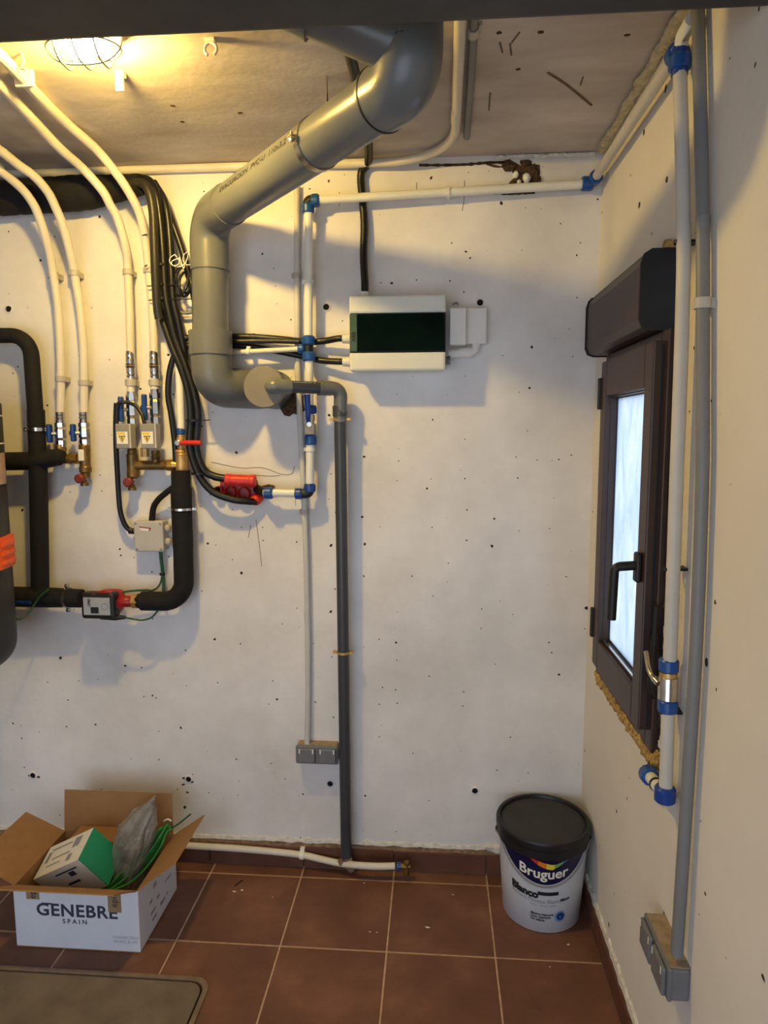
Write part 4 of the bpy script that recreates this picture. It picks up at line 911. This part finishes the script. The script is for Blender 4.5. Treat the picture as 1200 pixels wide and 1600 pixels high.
# red cable seal
rs = thing('cable_seal', 'red cable entry seal in the wall left of the milky riser', 'cable seal', W(378, 790, .0))
MB().lathe(W(352, 750, .05), W(400, 752, .045) - W(352, 750, .05), [(0, .0195), (.004, .0215), (.02, .022), (.022, .0205), (.085, .0205), (.087, .022), (.10, .022), (.104, .019)], 20).build('sleeve', M_redp, rs)
for x, y, r_ in ((360, 768, .019), (381, 771, .022), (342, 766, .015)):
    q = W(x, y, .02); b_ = MB().lathe(q + Y * .02, -Y, [(0, r_), (.035, r_), (.037, r_ - .0025), (.004, r_ - .003)], 20, caps=False); o = b_.build('port', M_redp, rs)
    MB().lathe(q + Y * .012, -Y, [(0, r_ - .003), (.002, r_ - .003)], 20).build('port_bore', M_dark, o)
MB().lathe(W(397, 784, .035), W(405, 775, .01) - W(397, 784, .035), [(0, .0165), (.006, .0195), (.03, .020), (.034, .016)], 18).build('end_sleeve', M_redp, rs)
MB().prism([W(345, 752, .0), W(402, 750, .0), W(408, 772, .0), W(398, 786, 0), W(350, 778, 0)], (0, -.012, 0)).build('plate', M_red, rs)
lump(W(418, 762, .004), (.022, .02, .012), .7, 9).build('rubble', M_rubble, rs)

# ================================================================== TANK AT THE LEFT EDGE
te = W(28, 1030, .30); RT = .26; te.x += .008
tk = thing('buffer_tank', 'dark charcoal tank hanging at the left edge of the view', 'tank', V((te.x - RT, -.385, W(0, 1085, .33).z)))
zb2 = W(0, 1088, .58).z; zt2 = W(5, 619, .33).z
prof = [(0, .001), (0, RT * .80)] + [(.07 * (1 - cos(a)), RT * .80 + RT * .20 * sin(a)) for a in [pi / 2 * i / 6 for i in range(1, 7)]] + [(zt2 - zb2 - .02, RT), (zt2 - zb2, RT - .02), (zt2 - zb2, .001)]
MB().lathe((te.x - RT, -.385, zb2), Z, prof, 64, smooth=True, caps=False).build('shell', M_tank, tk)
tc = V((te.x - RT, -.385, 0))
def on_tank(x, y, d): q = W(x, y, d); return q
aT = -.22
def tpos(a, z, e=0.): return tc + V((cos(a) * (RT + e), sin(a) * (RT + e), z))
def band(a0, a1, z0, z1, e0, e1, n=10):
    b = MB(); vs = []
    for i in range(n + 1):
        a = a0 + (a1 - a0) * i / n; vs += [tpos(a, z0, e0), tpos(a, z0, e1), tpos(a, z1, e1), tpos(a, z1, e0)]
    b.add(vs, [(i * 4 + k, i * 4 + (k + 1) % 4, (i + 1) * 4 + (k + 1) % 4, (i + 1) * 4 + k) for i in range(n) for k in range(4)] + [(0, 1, 2, 3), (n * 4, n * 4 + 1, n * 4 + 2, n * 4 + 3)]); return b
for y in (650, 694):
    z_ = W(5, y, .33).z; band(-.9, .6, z_, z_ + .004, .0, .0012).build('trim_line', M_label, tk)
z_ = W(3, 675, .33).z; band(-.7, .18, z_, z_ + .03, 0, .0015).build('display', M_grey, tk)
band(.12, .40, W(8, 757, .33).z, W(8, 708, .33).z, 0, .003).build('pale_strip', M_pink, tk)
ob_ = band(-.2, .44, W(10, 886, .33).z, W(10, 838, .33).z, -.002, .012).build('orange_block', M_orange, tk, 'bright orange plastic block')
for y in (848, 862, 876):
    z_ = W(10, y, .33).z; band(.05, .36, z_ - .006, z_ + .006, .012, .018).build('orange_rib', M_orange, ob_)
for z_ in (zb2 + .12, zt2 - .12): MB().box((tc.x - .05, -.385 + RT - .01, z_ - .03), (tc.x + .05, 0, z_ + .03)).build('bracket', M_tank, tk)
tg = thing('tank_cable', 'thin green cable hanging from the tank to the lower insulated pipe', 'cable', W(28, 968, .15))
MB().tube(spline(Ws([(0, 893, .30), (6, 925, .28), (16, 955, .22), (28, 968, .18), (42, 960, .15), (54, 944, .125), (64, 930, .12), (76, 921, .112)])), .0032, 8).build('sheath', M_gcabled, tg)

# ================================================================== CEILING LAMP
lc = Zp(131, 84, H - .055); lc.z = H
la = thing('bulkhead_lamp', 'lit oval bulkhead ceiling lamp in a wire cage', 'ceiling lamp', lc)
def oval(a, b, n=36): return [V((lc.x + a * cos(2 * pi * k / n), lc.y + b * sin(2 * pi * k / n), 0)) for k in range(n)]
MB().prism([p + Z * H for p in oval(.085, .055)], (0, 0, -.018)).build('base', M_lampbody, la)
bl = MB(); n_ = 28; vs = []
for j in range(7):
    t_ = pi / 2 * j / 6; vs += [V((lc.x + .052 * cos(t_) * cos(2 * pi * k / n_), lc.y + .031 * cos(t_) * sin(2 * pi * k / n_), H - .022 - .042 * sin(t_))) for k in range(n_)]
bl.add(vs, [(j * n_ + k, j * n_ + (k + 1) % n_, (j + 1) * n_ + (k + 1) % n_, (j + 1) * n_ + k) for j in range(6) for k in range(n_)] + [tuple(range(n_))], True)
bl.build('glowing_glass', M_bulb, la)
for dx in (-.045, 0, .045):
    w_ = .058 * sqrt(max(.1, 1 - (dx / .09) ** 2))
    MB().tube(spline([V((lc.x + dx, lc.y - w_, H - .014)), V((lc.x + dx, lc.y - w_ * .92, H - .05)), V((lc.x + dx, lc.y - w_ * .5, H - .074)), V((lc.x + dx, lc.y, H - .078)), V((lc.x + dx, lc.y + w_ * .5, H - .074)), V((lc.x + dx, lc.y + w_ * .92, H - .05)), V((lc.x + dx, lc.y + w_, H - .014))]), .0022, 8).build('cage_wire', M_steel, la)
MB().tube(spline([V((lc.x - .088, lc.y, H - .014)), V((lc.x - .08, lc.y, H - .05)), V((lc.x - .04, lc.y, H - .074)), V((lc.x + .04, lc.y, H - .074)), V((lc.x + .08, lc.y, H - .05)), V((lc.x + .088, lc.y, H - .014))]), .0022, 8).build('cage_wire', M_steel, la)
MB().tube([p + Z * (H - .045) for p in oval(.082, .054)] + [oval(.082, .054)[0] + Z * (H - .045)], .0022, 8).build('cage_ring', M_steel, la)
# clips left on the ceiling
q = Zp(187, 126, H - .02); k1 = thing('pipe_clip', 'small square cream clip alone on the ceiling below the lamp', 'clip', V((q.x, q.y, H)))
MB().rbox((q.x - .010, q.y - .005, H - .045), (q.x + .010, q.y + .005, H), .002).rbox((q.x - .006, q.y - .010, H - .012), (q.x + .014, q.y + .010, H), .002).build('body', M_pex, k1)
q = Zp(329, 68, H - .01); k2 = thing('pipe_clip', 'open empty pipe clip on the ceiling right of the lamp', 'clip', V((q.x, q.y, H)))
MB().rbox((q.x - .012, q.y - .009, H - .008), (q.x + .012, q.y + .009, H), .002).build('foot', M_pex, k2)
MB().tube([V((q.x + .014 * sin(a), q.y, H - .022 + .014 * cos(a))) for a in [-.82 * pi + 1.64 * pi * i / 16 for i in range(17)]], .0035, 8).build('hook', M_pex, k2)
q = Zp(34, 92, H - .012); k3 = thing('pipe_clip', 'tiny wire hook on the ceiling left of the lamp', 'clip', V((q.x, q.y, H)))
MB().tube(spline([V((q.x, q.y, H)), V((q.x + .004, q.y, H - .02)), V((q.x - .006, q.y + .003, H - .03)), V((q.x + .008, q.y, H - .034))]), .003, 8).build('hook', M_clip, k3)
del k1, k2, k3

# ================================================================== LOW PIPE ON THE SKIRTING
lpz = thing('skirting_pipe', 'cream pipe lying along the skirting with a capped end', 'pipe', W(600, 1358, .05))
MB().tube(spline(Ws([(250, 1318, .03), (300, 1321.5, .03), (360, 1325, .03), (420, 1330, .03), (470, 1335.5, .031), (500, 1342, .036), (530, 1348.5, .045), (560, 1352, .075), (590, 1353.5, .075), (617, 1353, .07)])), .0118, 14).build('tube', M_pex, lpz)
clip_on_wall(lpz, W(472, 1336, .031), .012, -Y, X, M_label, .016, .028)
q = W(620, 1353, .07); MB().lathe(q, X, [(0, .0135), (.014, .0135)], 14).build('blue_end', M_blue, lpz)
MB().lathe(q + X * .014, X, [(0, .011), (.02, .012), (.022, .009), (.034, .009)], 10).build('fitting', M_brassd, lpz); MB().lathe(q + X * .035 + Z * .018, -Z, [(0, .010), (.05, .011)], 10).build('fitting', M_brassd, lpz)

# ================================================================== FLOOR HATCH
ht = thing('floor_hatch', 'sandy floor hatch cover with rounded corner in front of the carton', 'hatch', (-1.0, -.9, 0))
def hatch(inset, rad):
    xa, xb, ya, yb = -1.75 + inset, -.642 - inset, -1.25 + inset, -.547 - inset; P_ = []
    for (cx_, cy_, a0) in ((xb - rad, yb - rad, 0), (xa + rad, yb - rad, pi / 2), (xa + rad, ya + rad, pi), (xb - rad, ya + rad, 3 * pi / 2)):
        P_ += [V((cx_ + rad * cos(a0 + pi / 2 * i / 6), cy_ + rad * sin(a0 + pi / 2 * i / 6) - .02 * (-.642 - cx_) * .0, 0)) for i in range(7)]
    return P_
o_, i_ = hatch(0, .05), hatch(.014, .04); n_ = len(o_)
MB().add([p + Z * .0002 for p in o_] + [p + Z * .007 for p in o_] + [p + Z * .007 for p in i_] + [p + Z * .0002 for p in i_], [(j * n_ + k, j * n_ + (k + 1) % n_, ((j + 1) % 4) * n_ + (k + 1) % n_, ((j + 1) % 4) * n_ + k) for j in range(4) for k in range(n_)]).build('rim', M_rim, ht)
MB().prism([p + Z * .0002 for p in hatch(.0155, .04)], (0, 0, .0012)).build('gap', M_dark, ht)
MB().prism([p + Z * .0005 for p in hatch(.0205, .038)], (0, 0, .005)).build('lid', M_hatch, ht)

# ================================================================== PAINT BUCKET
bc = V((.362, -.166, 0)); bk = thing('paint_bucket', 'white paint bucket with navy label and black lid in the corner', 'bucket', bc)
HB = .29; rB = lambda z: .127 + .019 * z / HB
MB().lathe(bc + Z * .001, Z, [(0, .122), (.003, .1265), (HB * .5, rB(HB * .5)), (HB * .9, rB(HB * .9)), (HB * .97, rB(HB * .97))], 56, smooth=True).build('tub', M_bucket, bk)
MB().lathe(bc + Z * .262, Z, [(0, .147), (.004, .1505), (.030, .1505), (.034, .153), (.052, .153), (.058, .150), (.058, .140), (.046, .136)], 56, caps=False).build('lid_rim', M_lid, bk)
MB().lathe(bc + Z * (.262 + .046), Z, [(0, .1365), (.003, .1365), (.005, .131)], 56).build('lid_top', M_lidd, bk)
tocam = (CAM - bc); phi0 = atan2(tocam.y, tocam.x) + .055
def bpos(u, z, e=.0008): 
    r_ = rB(z) ; a = phi0 + u / .138; return bc + V((cos(a) * (r_ + e), sin(a) * (r_ + e), z))
zlab0 = .176
def labz(u): return zlab0 + 4.1 * u * u
b_ = MB(); n_ = 40; vs = []
for i in range(n_ + 1):
    u = -.168 + .336 * i / n_; zl = min(labz(u), .276); vs += [bpos(u, zl), bpos(u, .278)]
b_.add(vs, [(2 * i, 2 * i + 2, 2 * i + 3, 2 * i + 1) for i in range(n_)], True); b_.build('label', M_navy, bk)
text_mesh('Bruguer', .047, lambda u, v: bpos(u * 1.0 - .002, .198 + v + 1.7 * u * u, .0014), M_label, 'brand_lettering', bk, bold=.0011, spacing=1.0)
for k in range(5):
    b_ = MB(); vs = []; n_ = 6
    for i in range(n_ + 1):
        u = -.043 + .124 * (k + i / n_) / 5; s = (u + .043) / .124; th = .004 + .018 * sin(min(1, s * 1.15) * pi) ** .8 * (1 if s < .6 else .8)
        zc = .262 - .022 * sin(min(1., s * 1.25) * pi * .62) + (.020 * max(0, s - .55) / .45) + .6 * u * u; vs += [bpos(u, zc - th / 2, .0014), bpos(u, zc + th / 2 * .7, .0014)]
    b_.add(vs, [(2 * i, 2 * i + 2, 2 * i + 3, 2 * i + 1) for i in range(n_)]); b_.build('swoosh', M_rain[k], bk)
tilt = lambda u, v, z0, e=.0012: bpos(u, z0 + v + 1.0 * u * u, e)
text_mesh('Blanco', .034, lambda u, v: tilt(u - .062, v, .126), M_inkb, 'lettering', bk, bold=.0020)
patch(lambda u, v: tilt(u, v, .0), -.018, .048, .138, .150, 8, 1).build('black_bar', M_inkb, bk)
text_mesh('Pintura Plástica Blanca', .0185, lambda u, v: tilt(u - .024, v, .110), M_inkf, 'lettering', bk)
text_mesh('Mate', .0165, lambda u, v: tilt(u + .072, v, .111), M_inkb, 'lettering', bk, bold=.0004)
text_mesh('interior · cubriente · lavable', .0075, lambda u, v: tilt(u + .0, v, .099), M_inkf, 'lettering', bk)
for k, s in enumerate(('Máxima blancura', 'Gran cubrición', 'No salpica')):
    text_mesh(s, .011, lambda u, v, k=k: tilt(u - .040, v, .066 - k * .010), M_inkb, 'lettering', bk, bold=.0003, align='LEFT')
def disc(u_, z_, r_, e, m_, nm):
    vs = [bpos(u_, z_, e)] + [bpos(u_ + r_ * cos(2 * pi * k / 28), z_ + r_ * sin(2 * pi * k / 28), e) for k in range(28)]
    return MB().add(vs, [(0, 1 + k, 1 + (k + 1) % 28) for k in range(28)]).build(nm, m_, bk)
disc(.058, .062, .0195, .0010, mat('badge_pale_blue', (110, 150, 180), .4), 'badge'); disc(.059, .063, .0135, .0014, mat('badge_blue', (22, 58, 128), .4), 'badge_centre')
text_mesh('e', .013, lambda u, v: bpos(.0585 + u, .0585 + v, .0018), mat('badge_mark', (150, 180, 210), .4), 'badge_mark', bk)
# ears and wire bail hanging round the front
for s in (-1, 1): MB().lathe(bpos(s * .205, .272, -.002), bpos(s * .205, .272, .02) - bpos(s * .205, .272, 0), [(0, .012), (.008, .012), (.012, .008)], 14).build('ear', M_lid, bk)
MB().tube(spline([bpos(-.205, .272, .010)] + [bpos(u, min(.272, labz(u) - .006), .006) for u in [-.17 + .34 * i / 16 for i in range(17)]] + [bpos(.205, .272, .010)], 3), .0022, 8).build('bail', M_inkf, bk)

# ================================================================== OPEN CARTON WITH ITS CONTENTS
bx0, bx1, byf, byb, bh = -1.293, -.897, -.464, -.168, .205
cb = thing('cardboard_box', 'open white cardboard box with brown flaps standing on the tiles', 'box', ((bx0 + bx1) / 2, (byf + byb) / 2, 0))
th = .004
def wall_panel(name, lo, hi, out, inn):
    o = MB().box(lo, hi).build(name, M_card, cb); return o
MB().box((bx0, byf, .001), (bx1, byb, .005)).build('bottom', M_card, cb)
for nm, lo, hi, n_ in (('front_panel', (bx0, byf, .005), (bx1, byf + th, bh), (0, -1)), ('back_panel', (bx0, byb - th, .005), (bx1, byb, bh), (0, 1)), ('side_panel', (bx0, byf + th, .005), (bx0 + th, byb - th, bh), (-1, 0)), ('side_panel', (bx1 - th, byf + th, .005), (bx1, byb - th, bh), (1, 0))):
    o = MB().box(lo, hi).build(nm, M_card, cb)
    lo2, hi2 = list(lo), list(hi); ax = 0 if n_[0] else 1; e = .0008
    if n_[ax] < 0: hi2[ax] = lo2[ax]; lo2[ax] -= e
    else: lo2[ax] = hi2[ax]; hi2[ax] += e
    if ax == 0: lo2[1] = byf; hi2[1] = byb
    MB().box(lo2, hi2).build('white_liner', M_cardw, o)
def flap(name, a, b, dirv, L, taper=.012, white=True, curl=0.):
    """flap hinged on edge a-b leaning along dirv"""
    a, b, dirv = V(a), V(b), V(dirv).normalized(); e = (b - a).normalized(); nrm = e.cross(dirv).normalized(); n_ = 8; m_ = MB(); vs = []
    for j in range(n_ + 1):
        f = j / n_; off = dirv * L * f + nrm * curl * f * f
        vs += [a + e * taper * f + off, b - e * taper * f + off, b - e * taper * f + off + nrm * .0035, a + e * taper * f + off + nrm * .0035]
    m_.add(vs, [(4 * j + k, 4 * j + (k + 1) % 4, 4 * j + 4 + (k + 1) % 4, 4 * j + 4 + k) for j in range(n_) for k in range(4)] + [(0, 1, 2, 3), (4 * n_, 4 * n_ + 1, 4 * n_ + 2, 4 * n_ + 3)])
    return m_.build(name, M_card, cb)
tb = W(186, 1217, .155)
flap('back_flap', (bx0 + .002, byb - .002, bh), (bx1 - .002, byb - .002, bh), (0, .06, 1), .148, .004)
flap('right_flap', (bx1 - .003, byf + .004, bh), (bx1 - .003, byb - .004, bh), (.80, .0, .60), .146, .012)
flap('left_flap', (bx0 + .002, byb - .004, bh), (bx0 + .002, byf + .004, bh), (-.93, 0, .48), .15, .006)
flap('front_flap', (bx0 - .0, byf + .002, bh), (bx1 - .004, byf + .002, bh), (0, -.83, .56), .135, .012, curl=.006)
# brown tape ends and print
for nm, xc, tx in (('tape', bx0 + .062, 'epi'), ('tape', bx1 - .074, 'epi')):
    w_ = .021; hh = .042 if xc < -1.1 else .072
    o = patch(lambda u, v: V((u, byf - .0013, v)), xc - w_, xc + w_, bh - hh, bh).build('tape', M_tape, cb)
    text_mesh('epi', .03, lambda u, v, xc=xc, hh=hh: V((xc + .008 - v, byf - .0017, bh - hh * .52 + u)), M_inkb, 'tape_print', o)
FY = byf - .0010
text_mesh('GENEBRE', .060, lambda u, v: V((bx0 + .200 + u * .98, FY, .112 + v * .94)), M_ink, 'brand_lettering', cb, bold=.0016, spacing=1.08)
text_mesh('S P A I N', .021, lambda u, v: V((bx0 + .192 + u, FY, .088 + v)), M_ink, 'lettering', cb, bold=.0005)
for k, s in enumerate(('CONNECTING', 'PEOPLE & LIFE')): text_mesh(s, .0125, lambda u, v, k=k: V((bx1 - .045 + u, FY, .046 - k * .014 + v)), M_inkf, 'lettering', cb)
# the first letter's bar joined to the next one, as on the logo
patch(lambda u, v: V((u, FY - .0002, v)), bx0 + .088, bx0 + .122, .1475, .1535).build('logo_bar', M_ink, cb)
# side print: blurred shipping marks
random.seed(3)
for k in range(13):
    y_ = byf + .03 + random.random() * .2; z_ = .03 + random.random() * .13; w_ = .012 + random.random() * .025; h_ = .004 + random.random() * .014
    patch(lambda u, v: V((bx1 + .0010, u, v)), y_, y_ + w_, z_, z_ + h_).build('shipping_mark', M_inkf, cb)
# contents -------------------------------------------------
A_ = V((-1.113, -.30, .303)); e1, e2, e3 = V((.5, .298, -.813)), V((.037, -.945, -.324)), V((-.865, .132, -.483))
l1, l2, l3 = .141, .118, .196
gr = thing('product_carton', 'white carton with a green end tilted inside the open box', 'carton', A_ + e1 * l1 * .5 + e2 * l2 * .5 + e3 * l3 * .5 - Z * .1)
Mx = Matrix(((e1.x, e2.x, e3.x, A_.x), (e1.y, e2.y, e3.y, A_.y), (e1.z, e2.z, e3.z, A_.z), (0, 0, 0, 1)))
MB().box((0, 0, .002), (l1, l2, l3), Mx).build('body', M_carton, gr)
MB().box((0, 0, -.0005), (l1, l2, .002), Mx).build('green_end', M_green, gr)
tf = lambda u, v: Mx @ V((-.0006, u, v))          # on the long upper face
for k, (u0_, u1_, v0_, v1_) in enumerate(((.012, .05, .04, .07), (.02, .026, .08, .17), (.06, .066, .07, .15), (.075, .1, .05, .07), (.085, .09, .10, .16), (.03, .07, .165, .18))):
    patch(tf, u0_, u1_, v0_, v1_).build('print', M_inkf, gr)
tf2 = lambda u, v: Mx @ V((u, l2 + .0006, v))
for u0_, u1_, v0_, v1_ in ((.03, .05, .05, .075), (.02, .026, .03, .12), (.07, .08, .06, .11)): patch(tf2, u0_, u1_, v0_, v1_).build('print', M_ink, gr)
ic = thing('inner_carton', 'plain brown carton lying at the back inside the open box', 'carton', (-1.15, -.235, .006))
MB().rbox((-1.225, -.262, .006), (-1.06, -.178, .232), .002, 1).build('body', M_card, ic)
MB().box((-1.2255, -.2625, .125), (-1.06, -.2618, .135)).build('seam', M_tape, ic)
# plastic bag: crumpled pouch with a pulled-out tip
bg_ = MB(); tipc = W(243, 1245, .25); cb0 = W(205, 1330, .27); n_, m_n = 26, 16; vs = []
sil = [(0.0, W(203, 1400, .27), .040, .05), (.15, W(202, 1378, .27), .050, .055), (.32, W(203, 1345, .27), .060, .06), (.5, W(211, 1312, .265), .066, .055), (.65, W(217, 1288, .26), .058, .045), (.8, W(226, 1268, .255), .038, .028), (.92, W(237, 1254, .25), .012, .010), (1., W(243, 1244, .25), .002, .002)]
for j, (t_, c_, ra, rb) in enumerate(sil):
    for k in range(n_):
        a = 2 * pi * k / n_; q = V((c_.x + ra * cos(a), c_.y + rb * sin(a), c_.z)); d_ = .020 * noise.noise(q * 24) + .010 * noise.noise(q * 55 + V((3, 1, 2)))
        dirq = V((cos(a), sin(a), 0)); vs.append(q + dirq * d_ * min(1, ra / .02) + Z * d_ * .5)
bg_.add(vs, [(j * n_ + k, j * n_ + (k + 1) % n_, (j + 1) * n_ + (k + 1) % n_, (j + 1) * n_ + k) for j in range(len(sil) - 1) for k in range(n_)], False)
bag = bg_.build('plastic_bag', M_bag, None, org=(-1.0, -.27, .1)); tag(bag, 'crumpled translucent grey plastic bag sticking out of the box', 'plastic bag')
gq = thing('green_cable_hank', 'hank of bright green cable along the right flap of the box', 'cable', W(190, 1378, .3))
for k in range(7):
    o = (k - 3) * 3.2; dd = .012 * (k % 3)
    L = [(170 + o * .6, 1392, .36), (196 + o * 1.1, 1368 + k * 1.5, .33 - dd), (222 + o, 1340 + k * 2, .29 - dd), (243 + o * .8, 1312 + k * 2, .25 - dd), (256 + o * .5, 1294 + k, .225 - dd), (262 + o * .6, 1287 + abs(o), .215)]
    MB().tube(spline(Ws(L), 5), .0042, 8).build('strand', M_gcable, gq)
MB().tube(spline(Ws([(252, 1300, .21), (275, 1290, .19), (298, 1272, .18)]), 5), .003, 8).build('strand', M_gcabled, gq)
MB().tube(spline(Ws([(256, 1283, .2), (262, 1280, .2), (268, 1283, .2)]), 5), .0025, 8).build('bare_end', M_label, gq)

# crumbs of plaster and a scratch on the tiles
for k, (x, y, r_) in enumerate(((569, 1380, .004), (708, 1398, .004), (578, 1456, .004), (589, 1457, .003), (668, 1449, .009), (366, 1393, .008), (378, 1391, .006), (426, 1402, .003), (888, 1476, .005), (859, 1511, .003))):
    q = Zp(x, y, 0); lump((q.x, q.y, .0004), (r_, r_ * .5, .0016), .5, k + 600, 1).build('crumb', M_plaster, fl)
MB().tube([Zp(367, 1384, .0008), Zp(379, 1375, .0008)], .0018, 6).build('scratch', M_dark, fl)
